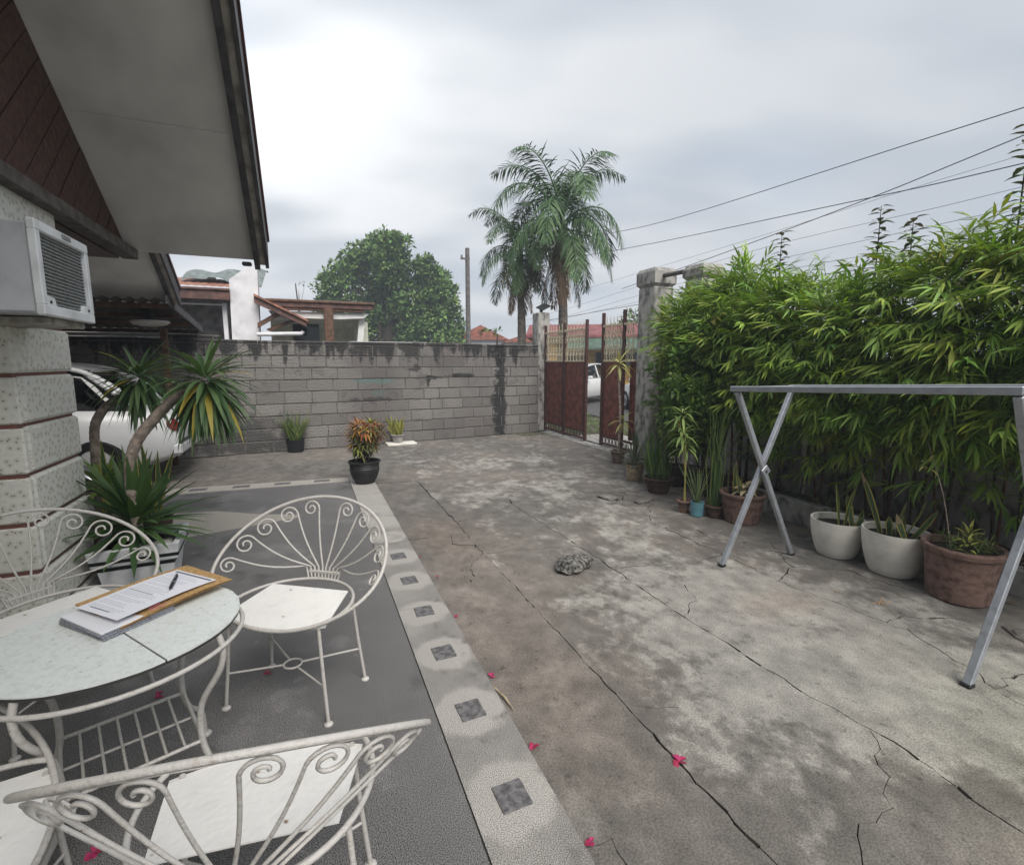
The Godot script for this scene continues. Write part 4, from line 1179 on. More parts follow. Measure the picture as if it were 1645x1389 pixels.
func wires() -> void:
	var e := EYE
	var L := [
		[[3.55, 1.5], [3.82, -2.91], [4.06, -7.93], [4.42, -11.12], [4.9, -15.5]], [[4.1, 1.5], [3.55, -2.98], [3.38, -4.42], [3.17, -6.92], [3.0, -9.5]],
		[[3.1, 1.5], [3.3, -2.86], [3.42, -4.58], [3.84, -9.52], [4.5, -15.5]], [[3.2, 1.5], [3.08, -2.83], [3.11, -6.13], [2.84, -11.37], [2.7, -15.5]],
		[[2.95, 1.5], [2.9, -2.81], [2.88, -6.76], [2.64, -11.68], [2.5, -15.5]], [[2.5, 1.5], [2.49, -2.79], [2.57, -4.75], [2.6, -9.0], [2.6, -14.0]],
		[[3.35, 1.5], [3.38, -2.9], [3.3, -6.0], [3.2, -11.0], [3.1, -15.5]], [[2.7, 1.5], [2.7, -2.8], [2.72, -6.0], [2.6, -11.0], [2.5, -15.5]]]
	var names := ["topmost thick power line rising to the right above the palms", "dark cable crossing the others as it drops to the hedge", "second dark power line running left behind the palms", "thin wire just below the crossing cables", "lower thin wire above the hedge", "thick lowest cable close above the bamboo tops", "faint thin wire between the two dark power lines", "faint thin wire low over the hedge"]
	for i in L.size():
		var t := thing("power_line", names[i], "power line", e + (Vector3(6.5, L[i][2][0], L[i][2][1]) - e) * 1.6, 0.0, "power lines over the street")
		var pts := []
		for q in L[i]: pts.append(e + (Vector3(6.5, q[0], q[1]) - e) * 1.6 - t.position)
		var m := Mb.new()
		m.tube(smooth(pts, 5), [0.009, 0.009, 0.009, 0.004, 0.004, 0.009, 0.0035, 0.004][i], 5)
		put(t, "cable", m, mats.wire)

# ---------- vegetation ----------
func hue(a: Color, b: Color, t: float) -> Color:
	return a.lerp(b, t)

func clump(k: int, ln: float, wd: float, ca: Color, cb: Color, droop := 0.3, flat := 0.0) -> ArrayMesh:
	var m := Mb.new()
	for i in k:
		m.col = ca.lerp(cb, rng.randf())
		var d := Vector3(R(-1, 1), R(-0.7 + flat, 1.0), R(-1, 1)).normalized()
		m.leaf(d * ln * R(0.05, 0.6), (d + Vector3(R(-.6, .6), R(-.6, .3), R(-.6, .6))).normalized(), Vector3(R(-.5, .5), 1, R(-.5, .5)), ln * R(0.7, 1.2), wd * R(0.8, 1.2), droop, 0.2, 2, 0.45)
	return m.mesh()

func crown(parent: Node, called: String, lobes: Array, per: float, sz: float, m: Array, mt: Material, tone := Vector2(0.7, 1.25), inner := 0.35) -> void:
	var xf := [[], []]; var co := [[], []]
	for l in lobes:
		var c: Vector3 = l[0]
		var r: Vector3 = l[1]
		for i in int(per * (r.x * r.y + r.y * r.z + r.x * r.z) / 3.0):
			var d := Vector3(R(-1, 1), R(-1, 1), R(-1, 1))
			if d.length() > 1.0 or d.length() < 0.05: continue
			var q := d.normalized() * pow(rng.randf(), inner)
			var k := rng.randi() % 2
			var g := R(tone.x, tone.y)
			xf[k].append(Transform3D(Basis.from_euler(Vector3(R(-.5, .5), R(0, TAU), R(-.5, .5))).scaled(Vector3.ONE * sz * R(0.7, 1.3)), c + q * r))
			co[k].append(Color(g * R(0.9, 1.15), g, g * R(0.8, 1.1)))
	for k in 2: swarm(parent, called, m[k % m.size()], mt, xf[k], co[k])

func trunk(parent: Node, called: String, pts: Array, rad: Array, mt: Material, sides := 9) -> void:
	var m := Mb.new()
	var p := smooth(pts, 4)
	var rr := []
	for i in p.size():
		var t := float(i) / (p.size() - 1) * (rad.size() - 1)
		rr.append(lerpf(rad[int(t)], rad[mini(int(t) + 1, rad.size() - 1)], t - int(t)))
	m.tube(p, rr, sides)
	put(parent, called, m, mt)

func tree(called: String, label: String, at: Vector3, hgt: float, rw: float, rh: float, nl: int, sz: float, meshes: Array, per := 150.0, group := "", cat := "tree") -> Node3D:
	var t := thing(called, label, cat, at, 0.0, group)
	var cy := hgt - rh
	trunk(t, "trunk", [Vector3(0, -0.1, 0), Vector3(R(-.2, .2), cy * 0.5, R(-.2, .2)), Vector3(0, cy, 0), Vector3(0, cy + rh * 0.5, 0)], [rw * 0.075, rw * 0.06, rw * 0.045, 0.02], mats.bark_dark)
	var lobes := []
	for i in nl:
		var d := Vector3(R(-1, 1), R(-0.9, 1), R(-1, 1))
		while d.length() > 1.0: d = Vector3(R(-1, 1), R(-0.9, 1), R(-1, 1))
		d = d.normalized() * pow(d.length(), 0.45)
		var s := R(0.26, 0.42)
		var c := Vector3(d.x * rw * (1 - s), cy + d.y * rh * (1 - s * 0.8), d.z * rw * (1 - s))
		lobes.append([c, Vector3(rw * s, rw * s * 0.8, rw * s)])
		if i % 3 == 0: trunk(t, "limb", [Vector3(0, cy * 0.55, 0), Vector3(c.x * 0.4, cy * 0.8, c.z * 0.4), c], [rw * 0.035, rw * 0.02, 0.01], mats.bark_dark, 6)
	crown(t, "crown", lobes, per / (sz * sz) * 0.1, sz, meshes, mats.leaf_matte)
	return t

func frond(ln: float, el: float, bend: float, ca: Color, cb: Color, hang := 0.9) -> ArrayMesh:
	var m := Mb.new()
	var p := Vector3.ZERO
	var d := Vector3(0, sin(el), -cos(el))
	var pts := []
	var n := 40
	for i in n + 1:
		pts.append(p)
		d = (d + Vector3(0, -bend / n * (0.5 + 1.6 * i / n), 0)).normalized()
		p += d * ln / n
	m.col = ca * 1.3
	var rr := []
	for i in pts.size(): rr.append(lerpf(0.03, 0.004, float(i) / n) * ln / 2.4)
	m.tube(pts, rr, 5)
	for i in range(5, n + 1):
		var t := float(i) / n
		var f: Vector3 = (pts[mini(i + 1, n)] - pts[i - 1]).normalized()
		var s := f.cross(Vector3.UP).normalized()
		var u := s.cross(f)
		var w := ln * 0.30 * pow(sin(clampf(t * 0.86 + 0.12, 0, 1) * PI), 0.6)
		for sg in [-1.0, 1.0]:
			for twice in 2:
				m.col = ca.lerp(cb, rng.randf())
				var q: Vector3 = pts[i] + f * R(-0.02, 0.02)
				m.leaf(q, (s * sg * R(0.8, 1.1) + f * R(0.5, 0.85) + u * R(-0.35, 0.45)).normalized(), u, w * R(0.7, 1.15), 0.031 * ln / 2.2, hang * R(0.5, 2.0), 0.15, 3, 0.25)
	return m.mesh()

func palm(label: String, at: Vector3, hgt: float, ln: float, count: int, seed_turn: float) -> void:
	var t := thing("palm_tree", label, "palm", at, 0.0, "palms outside the gate")
	var m := Mb.new()
	var pts := []; var rr := []
	for i in 26:
		var f := float(i) / 25.0
		pts.append(Vector3(0.05 * sin(f * 3.0), -0.06 + f * hgt, 0.03 * sin(f * 4.0)))
		rr.append(lerpf(0.15, 0.075, f) * (1.0 + 0.035 * (i % 2)))
	m.tube(pts, rr, 12)
	put(t, "trunk", m, mats.palm_bark)
	var shaft := Mb.new()
	shaft.col = Color(0.09, 0.15, 0.05)
	shaft.tube([Vector3(0.0, hgt - 0.15, 0), Vector3(0, hgt + 0.3, 0), Vector3(0, hgt + 0.5, 0)], [0.1, 0.085, 0.03], 10)
	put(t, "crownshaft", shaft, mats.leaf_matte)
	var ca := Color(0.038, 0.09, 0.03)
	var cb := Color(0.085, 0.15, 0.05)
	var kinds := [frond(ln, 1.2, 1.9, ca, cb, 0.7), frond(ln * 1.02, 1.0, 2.5, ca, cb, 0.9), frond(ln, 0.75, 2.9, ca, cb, 1.1), frond(ln * 0.95, 0.4, 2.5, ca, cb, 1.2), frond(ln * 0.9, 0.05, 2.2, ca, cb, 1.2)]
	for i in count:
		var k := int(float(i) / count * 5.0)
		put(t, "frond", kinds[k], mats.leaf_matte, Vector3(0, hgt + lerpf(0.45, 0.15, k / 4.0), 0), Basis(Vector3.UP, seed_turn + i * 2.39996 + R(-.2, .2)).scaled(Vector3.ONE * R(0.92, 1.08)))
	var brown := frond(ln * 0.75, -1.1, 1.2, Color(0.15, 0.095, 0.055), Color(0.24, 0.16, 0.10), 1.6)
	for i in 4: put(t, "dead_frond", brown, mats.dry, Vector3(0, hgt + 0.05, 0), Basis(Vector3.UP, seed_turn + i * 1.7))
	var sm := [clump(14, 0.16, 0.03, Color(0.16, 0.16, 0.08), Color(0.24, 0.22, 0.12), 0.6), clump(14, 0.16, 0.03, Color(0.12, 0.14, 0.06), Color(0.2, 0.2, 0.1), 0.6)]
	crown(t, "seed_cluster", [[Vector3(0.28, hgt - 0.25, 0.25), Vector3(0.22, 0.34, 0.22)], [Vector3(-0.30, hgt - 0.28, 0.2), Vector3(0.2, 0.32, 0.2)], [Vector3(0.0, hgt - 0.55, 0.2), Vector3(0.2, 0.3, 0.18)]], 900.0, 1.0, sm, mats.dry)

func far_trees() -> void:
	var g1 := [clump(12, 0.34, 0.17, Color(0.085, 0.165, 0.045), Color(0.16, 0.26, 0.07), 0.3, 0.3), clump(12, 0.34, 0.17, Color(0.075, 0.145, 0.04), Color(0.14, 0.225, 0.06), 0.3, 0.3)]
	var g2 := [clump(12, 0.26, 0.10, Color(0.075, 0.12, 0.055), Color(0.12, 0.17, 0.08)), clump(12, 0.26, 0.10, Color(0.065, 0.11, 0.05), Color(0.11, 0.16, 0.08))]
	var g3 := [clump(10, 0.3, 0.12, Color(0.13, 0.13, 0.06), Color(0.09, 0.13, 0.05)), clump(10, 0.3, 0.12, Color(0.16, 0.13, 0.07), Color(0.1, 0.13, 0.05))]
	# the great round tree, its lobes set out along its outline
	var t := thing("round_tree", "great round dark green tree rising behind the neighbour's porch", "tree", Vector3(4.3, 0, -28.5), -0.39)
	trunk(t, "trunk", [Vector3(0.2, -0.1, 0), Vector3(0, 2.0, 0), Vector3(0.1, 4.5, 0), Vector3(0, 7.0, 0)], [0.42, 0.34, 0.25, 0.08], mats.bark_dark)
	var lb := []
	for q in [[-0.1, 8.1, 0.75], [0.5, 8.0, 0.6], [-0.9, 7.6, 0.8], [0.6, 7.3, 0.9], [-0.3, 7.1, 1.0], [-1.6, 6.9, 0.85], [-2.1, 6.1, 0.95], [-1.1, 6.2, 1.0], [0.3, 6.2, 1.0], [-2.7, 5.3, 0.9], [-3.1, 4.4, 0.85], [-3.2, 3.5, 0.9], [-2.3, 4.3, 1.0], [-2.4, 3.2, 1.0], [1.5, 6.3, 0.8], [2.2, 6.5, 0.75], [2.7, 5.9, 0.8], [1.9, 5.4, 1.0], [3.1, 5.1, 0.85], [3.3, 4.2, 0.85], [3.2, 3.3, 0.9], [2.4, 4.2, 1.0], [2.3, 3.1, 1.0], [-1.3, 5.0, 1.1], [0.0, 5.0, 1.2], [1.1, 4.5, 1.1], [-0.7, 3.8, 1.2], [0.7, 3.4, 1.2], [-1.5, 3.0, 1.1], [1.6, 2.9, 1.0], [3.4, 2.4, 0.9], [2.6, 2.1, 0.9], [-3.0, 2.4, 0.9]]:
		var z := R(-1.2, 1.2)
		lb.append([Vector3(q[0] + R(-.15, .15), q[1], z), Vector3(q[2], q[2] * 0.85, q[2])])
		if q[2] < 1.4: trunk(t, "limb", [Vector3(0, 3.0, 0), Vector3(q[0] * 0.5, q[1] * 0.75, z * 0.5), Vector3(q[0], q[1], z)], [0.14, 0.08, 0.02], mats.bark_dark, 6)
	crown(t, "crown", lb, 210.0, 0.8, g1, mats.leaf_matte, Vector2(0.75, 1.3))
	tree("pale_tree", "paler feathery tree low in front of the great round tree", Vector3(2.7, 0, -20.2), 3.75, 1.0, 1.5, 12, 0.55, g2)
	tree("yellow_shrub", "yellowish shrub peeking over the wall beside the utility poles", Vector3(6.1, 0, -23.0), 3.1, 1.0, 1.0, 8, 0.6, g3)
	tree("dark_tree", "small dark tree just over the wall left of the palms", Vector3(6.6, 0, -17.5), 2.9, 0.9, 1.0, 7, 0.55, g1, 60.0)
	tree("dark_tree", "dark tree crown behind the tallest gate pillar", Vector3(15.4, 0, -16.3), 5.0, 1.9, 1.9, 14, 0.8, g1, 150.0, "dark trees across the street")
	tree("dark_tree", "dark tree across the street above the red roof", Vector3(15.0, 0, -21.5), 4.6, 1.9, 1.6, 10, 0.8, g1, 150.0, "dark trees across the street")
	tree("dark_tree", "dark tree behind the bougainvillea stalks above the hedge", Vector3(15.6, 0, -10.3), 5.0, 1.6, 2.0, 12, 0.7, g1, 150.0, "dark trees across the street")
	tree("dark_tree", "dark tree further right over the hedge beside the tall stalk", Vector3(16.4, 0, -8.6), 4.8, 1.5, 2.0, 12, 0.7, g1, 150.0, "dark trees across the street")
	tree("far_palm_tuft", "tiny far tree tuft left of the great round tree", Vector3(-0.4, 0, -43.0), 7.9, 1.1, 0.9, 7, 0.9, g2, 50.0)
	palm("shorter palm on the left with dead fronds along its trunk", Vector3(4.92, 0, -11.5), 3.7, 1.6, 16, 0.4)
	palm("taller palm on the right with long arching fronds", Vector3(5.62, 0, -10.67), 4.25, 2.2, 21, 1.1)

func spray(k: int, ln: float, wd: float, ca: Color, cb: Color) -> ArrayMesh:
	var m := Mb.new()
	m.col = Color(0.12, 0.13, 0.05)
	var p := [Vector3.ZERO, Vector3(0, 0.01, -ln * 0.6), Vector3(0, -0.01, -ln * 1.1)]
	m.tube(p, [0.003, 0.002, 0.001], 3)
	for i in k:
		var t := float(i) / (k - 1)
		m.col = ca.lerp(cb, rng.randf())
		if rng.randf() < 0.015: m.col = Color(0.32, 0.24, 0.08)
		var sg := 1.0 if i % 2 else -1.0
		var d := Vector3(sg * R(0.35, 1.0) * (1.15 - t), R(-0.25, 0.25), -1.0).normalized()
		m.leaf(Vector3(0, 0.005, -ln * 1.1 * (0.15 + 0.85 * t)), d, Vector3(R(-.5, .5), 1, R(-.2, .2)), ln * R(0.75, 1.15), wd * R(0.8, 1.15), R(0.15, 1.2), 0.22, 3, 0.3)
	return m.mesh()

func hedge() -> void:
	var ca := Color(0.17, 0.275, 0.04)
	var cb := Color(0.39, 0.475, 0.085)
	var ms := [spray(8, 0.135, 0.017, ca, cb), spray(10, 0.14, 0.018, ca, cb), spray(6, 0.16, 0.022, Color(0.10, 0.21, 0.035), Color(0.22, 0.34, 0.065)), spray(9, 0.115, 0.014, ca, cb)]
	var zc := [-4.55, -4.1, -3.5, -2.85, -2.2, -1.55, -0.85]
	var tops := [2.15, 2.15, 1.98, 1.98, 2.1, 2.2, 2.2]
	var lab := ["bamboo clump nearest the gate, arching over the pillar", "bamboo clump behind the dark leafy bush", "bamboo clump behind the left end of the drying rack", "bamboo clump above the snake plant pots", "bamboo clump behind the middle of the drying rack", "bamboo clump above the big terracotta pot", "bamboo clump at the right edge of the yard"]
	for i in zc.size():
		var t := thing("bamboo", lab[i], "bamboo", Vector3(4.32, 0.08, zc[i]), 0.0, "bamboo along the fence")
		for k in 7:
			var b := Vector3(R(-.14, .16), 0, R(-.3, .3))
			var lean := R(0.15, 0.75)
			var h: float = tops[i] * R(0.75, 1.0)
			trunk(t, "culm", [b, b + Vector3(-0.05 * lean, h * 0.4, R(-.08, .08)), b + Vector3(-0.3 * lean, h * 0.8, R(-.2, .2)), b + Vector3(-0.7 * lean, h * 0.95, R(-.35, .35))], [0.011, 0.009, 0.006, 0.002], mats.bark_dark if k % 3 else mats.wood_brown, 6)
		var xf := [[], [], [], []]; var co := [[], [], [], []]
		var front := []
		for k in (980 if i > 1 else 620):
			var z := R(-0.46, 0.46) if i > 0 else R(-0.2, 0.46)
			var top: float = tops[i] + R(-0.15, 0.08) + 0.22 * sin((zc[i] + z) * 5.3) * sin((zc[i] + z) * 2.1 + 1.0)
			var y := lerpf(0.38 if i > 1 else 1.35, top, pow(rng.randf(), 0.62))
			var bulge := lerpf(0.28, 0.72, smoothstep(0.3, 1.25, y)) * (1.0 - 0.45 * smoothstep(1.7, 2.3, y))
			var dep := pow(rng.randf(), 0.55)
			if y < 0.85 and rng.randf() < 0.72: continue
			var x := lerpf(0.2, -bulge, dep) + R(-.04, .04)
			if i == 0: x = x * 0.75 + 0.08
			var d := Vector3(R(-1.1, -0.1), R(-0.55, 0.45), R(-0.9, 0.9))
			if y > top - 0.2: d = Vector3(R(-0.9, 0.4), R(0.0, 0.8), R(-0.9, 0.9))
			d = d.normalized()
			var bs := Basis.looking_at(d, Vector3.UP) * Basis(Vector3.FORWARD, R(-.5, .5))
			var n := rng.randi() % 4
			var tr := Transform3D(bs.scaled(Vector3.ONE * (R(0.8, 1.35) if dep < 0.9 else R(0.9, 1.4))), Vector3(x, y - 0.08, z))
			var g := R(0.72, 1.2)
			if dep > 0.94 and front.size() < 40:
				front.append([n, tr])
			else:
				xf[n].append(tr); co[n].append(Color(g * R(0.78, 1.08), g, g * R(0.7, 1.2)) if rng.randf() > 0.05 else Color(1.35, 0.95, 0.8))
		for f in front:
			var o := put(t, "leaf_spray", ms[f[0]], mats.leaf)
			o.transform = f[1]
		for n in 4: swarm(t, "foliage", ms[n], mats.leaf, xf[n], co[n])
	# dense small-leaved bush
	var sm := [clump(16, 0.065, 0.03, Color(0.05, 0.12, 0.022), Color(0.11, 0.20, 0.035)), clump(16, 0.065, 0.03, Color(0.075, 0.155, 0.026), Color(0.17, 0.26, 0.045))]
	var b := thing("leafy_bush", "dense dark small-leaved bush left of the drying rack", "bush", Vector3(3.80, 0.0, -3.95))
	for k in 5: trunk(b, "stem", [Vector3(R(-.08, .08), 0, R(-.08, .08)), Vector3(R(-.15, .15), 0.7, R(-.15, .15)), Vector3(R(-.3, .3), 1.5, R(-.3, .3))], [0.018, 0.012, 0.004], mats.bark_dark, 6)
	crown(b, "foliage", [[Vector3(0, 1.5, 0), Vector3(0.45, 0.36, 0.42)], [Vector3(-0.12, 1.1, 0.05), Vector3(0.45, 0.35, 0.42)], [Vector3(-0.1, 0.75, -0.1), Vector3(0.34, 0.32, 0.36)], [Vector3(0.05, 1.25, -0.35), Vector3(0.35, 0.35, 0.3)], [Vector3(-0.1, 1.6, 0.2), Vector3(0.3, 0.25, 0.25)]], 3400.0, 1.0, sm, mats.leaf, Vector2(0.7, 1.3), 0.4)
	var fm := [spray(12, 0.055, 0.016, Color(0.10, 0.19, 0.04), Color(0.19, 0.30, 0.08)), spray(12, 0.06, 0.018, Color(0.12, 0.2, 0.05), Color(0.2, 0.3, 0.1))]
	var fs := thing("feathery_shrub", "pale green feathery shrub beside the tallest gate pillar", "shrub", Vector3(4.05, 0.0, -4.68))
	for k in 4: trunk(fs, "stem", [Vector3(R(-.05, .05), 0, R(-.05, .05)), Vector3(R(-.1, .1), 0.6, R(-.1, .1)), Vector3(R(-.25, .2), 1.6, R(-.2, .2))], [0.014, 0.009, 0.003], mats.bark, 6)
	crown(fs, "foliage", [[Vector3(-0.05, 1.75, 0.05), Vector3(0.25, 0.28, 0.26)], [Vector3(-0.15, 1.35, 0.0), Vector3(0.28, 0.22, 0.28)], [Vector3(-0.2, 0.98, 0.1), Vector3(0.32, 0.22, 0.3)], [Vector3(-0.1, 0.7, 0.2), Vector3(0.2, 0.16, 0.2)]], 2300.0, 1.2, fm, mats.leaf, Vector2(0.8, 1.3), 0.5)
	# bougainvillea shoots standing out above the bamboo
	var bl := Mb.new()
	var shoots := [[Vector3(4.4, 1.7, -3.72), 2.66, false, "leafy shoot above the hedge left of the tall stalk"], [Vector3(4.4, 1.7, -2.8), 2.66, false, "tall dark shoot with whorled leaves above the hedge"], [Vector3(4.4, 1.7, -2.55), 2.5, false, "short forked shoot right of the tall stalk"], [Vector3(4.35, 1.7, -1.90), 2.92, true, "bougainvillea shoot with pink flowers at the right edge"]]
	for s in shoots:
		var p: Vector3 = s[0]
		var t := thing("bougainvillea_shoot", s[3], "plant", p, 0.0, "shoots above the hedge")
		var h: float = s[1] - p.y
		trunk(t, "stem", [Vector3.ZERO, Vector3(-0.02, h * 0.5, 0.01), Vector3(-0.01, h, 0.0)], [0.008, 0.006, 0.002], mats.bark_dark, 5)
		var m := Mb.new()
		for k in 46:
			var y := h * lerpf(0.3, 1.0, k / 45.0)
			var a := k * 2.4
			m.col = Color(0.06, 0.09, 0.04).lerp(Color(0.10, 0.07, 0.07), rng.randf() * (k / 45.0))
			m.leaf(Vector3(0, y, 0), Vector3(cos(a), R(-0.1, 0.7), sin(a)), Vector3.UP, R(0.08, 0.13), 0.055, 0.6, 0.15, 3, 0.4)
		put(t, "leaves", m, mats.leaf)
		if s[2]:
			for q in [Vector3(-0.06, 0.55, 0.05), Vector3(0.02, 0.75, 0.08), Vector3(-0.08, 0.4, -0.05)]:
				var fl := Mb.new(); fl.col = Color(0.55, 0.03, 0.18)
				for k in 7: fl.leaf(Vector3.ZERO, Vector3(R(-1, 1), R(-.3, 1), R(-1, 1)), Vector3(R(-1, 1), 1, R(-1, 1)), 0.04, 0.03, 0.2, 0.2, 3, 0.45)
				put(t, "flower", fl, mats.petal, q)

# ---------- terrace furniture ----------
func make_chair(label: String, at: Vector3, th: float) -> Node3D:
	var t := thing("garden_chair", label, "chair", at + Vector3(0, 0.022, 0), -th, "white iron garden chairs")
	var r := 0.248
	var s := 0.407
	var hz := 0.07
	var hy := 0.549
	var w := 0.377
	var l := 0.347
	var ph := 0.67
	var hp := func(a: float) -> Vector3: return Vector3(w * cos(a), hy + (l if sin(a) > 0 else l * 0.80) * sin(a) * sin(ph), hz + (l if sin(a) > 0 else l * 0.80) * sin(a) * cos(ph))
	var m := Mb.new()
	m.tube(arc(Vector3(0, s, 0), Vector3(r, 0, 0), Vector3(0, 0, r), -0.42, PI + 0.42, 40), 0.0072, 8)
	put(t, "seat_ring", m, mats.iron_white)
	# closed hoop that is back, arms and front edge in one
	m = Mb.new()
	var pts := []
	for i in 72: pts.append(hp.call(TAU * i / 72.0))
	m.tube(pts, 0.0074, 8, true)
	put(t, "hoop", m, mats.iron_white)
	# fan of scrolls from the back of the seat to the hoop
	for side in [-1, 1]:
		for k in 5:
			var a: float = PI / 2 - side * deg_to_rad([9.0, 27.0, 46.0, 66.0, 88.0][k])
			var base := Vector3(side * (0.008 + 0.016 * k), s + 0.002, r - 0.001 * k)
			var tip: Vector3 = hp.call(a)
			var rad := (tip - base)
			var ln := rad.length()
			rad /= ln
			var tang: Vector3 = (hp.call(a - side * 0.05) - tip)
			tang = (tang - rad * tang.dot(rad)).normalized()
			var rho: float = [0.038, 0.042, 0.044, 0.042, 0.036][k]
			var p0 := ln - rho - 0.012
			var q := [base, base + Vector3(side * 0.004 * k, 0.05, 0.012)]
			var st: Vector3 = q[1]
			for i in range(1, 8):
				var f := i / 7.0
				q.append(st.lerp(base + rad * p0, f) + tang * 0.02 * sin(f * PI) * (0.3 + 0.2 * k))
			for i in range(1, 30):
				var sp := i / 29.0 * TAU * 1.45
				var rr := rho * (1.0 - 0.80 * i / 29.0)
				q.append(base + rad * (p0 + rr * sin(sp)) + tang * (rho - rr * cos(sp)))
			m = Mb.new()
			m.tube(q, 0.0043, 6)
			put(t, "scroll", m, mats.iron_white)
	m = Mb.new()
	m.box(Vector3(0, s + 0.03, r + 0.006), Vector3(0.15, 0.012, 0.01), Basis(), 0.002)
	put(t, "fan_clasp", m, mats.iron_white)
	# seat plate: straight back edge, round front
	m = Mb.new()
	var rim := [Vector3(0.18, s + 0.008, 0.145)]
	for i in 23:
		var q: Vector3 = hp.call(lerpf(-0.92, -PI + 0.92, i / 22.0))
		rim.append(Vector3(q.x * 0.97, s + 0.008 - 0.10 * (0.145 - q.z), q.z + 0.004))
	rim.append(Vector3(-0.18, s + 0.008, 0.145))
	var mid := Vector3(0, s + 0.008 - 0.0145, 0.0)
	for i in rim.size():
		var a: Vector3 = rim[i]
		var b: Vector3 = rim[(i + 1) % rim.size()]
		m.tri(mid, a, b, Vector3.UP)
		m.tri(mid - Vector3(0, 0.004, 0), a - Vector3(0, 0.004, 0), b - Vector3(0, 0.004, 0), Vector3.DOWN)
		m.quad(a, b, b - Vector3(0, 0.004, 0), a - Vector3(0, 0.004, 0), a + b - mid * 2)
	put(t, "seat_plate", m, mats.seat_paint)
	for a in [0.62, PI - 0.62, PI + 0.75, TAU - 0.75]:
		var d := Vector3(cos(a), 0, sin(a))
		if sin(a) < 0: d = Vector3(signf(cos(a)) * 0.80, 0, -0.42)
		var lg := Node3D.new(); lg.name = nm(t, "leg"); t.add_child(lg)
		m = Mb.new()
		m.tube([d * r * 0.98 + Vector3(0, s - 0.012, 0), d * (r + 0.012) + Vector3(0, s * 0.5, 0), d * (r + 0.035) + Vector3(0, 0.006, 0)], 0.007, 8)
		put(lg, "rod", m, mats.iron_white)
		m = Mb.new(); m.lathe([Vector2(0.017, 0.0), Vector2(0.017, 0.005), Vector2(0.009, 0.012), Vector2(0, 0.012)], 12)
		put(lg, "foot", m, mats.iron_white, d * (r + 0.035))
		m = Mb.new()
		m.tube([d * (r + 0.02) + Vector3(0, 0.15, 0), d * 0.035 + Vector3(0, 0.15, 0)], 0.0045, 5)
		put(t, "stretcher", m, mats.iron_white)
	m = Mb.new()
	m.tube(arc(Vector3(0, 0.15, 0), Vector3(0.035, 0, 0), Vector3(0, 0, 0.035), 0, TAU * 15 / 16.0, 15), 0.0045, 5, true)
	put(t, "stretcher_ring", m, mats.iron_white)
	return t

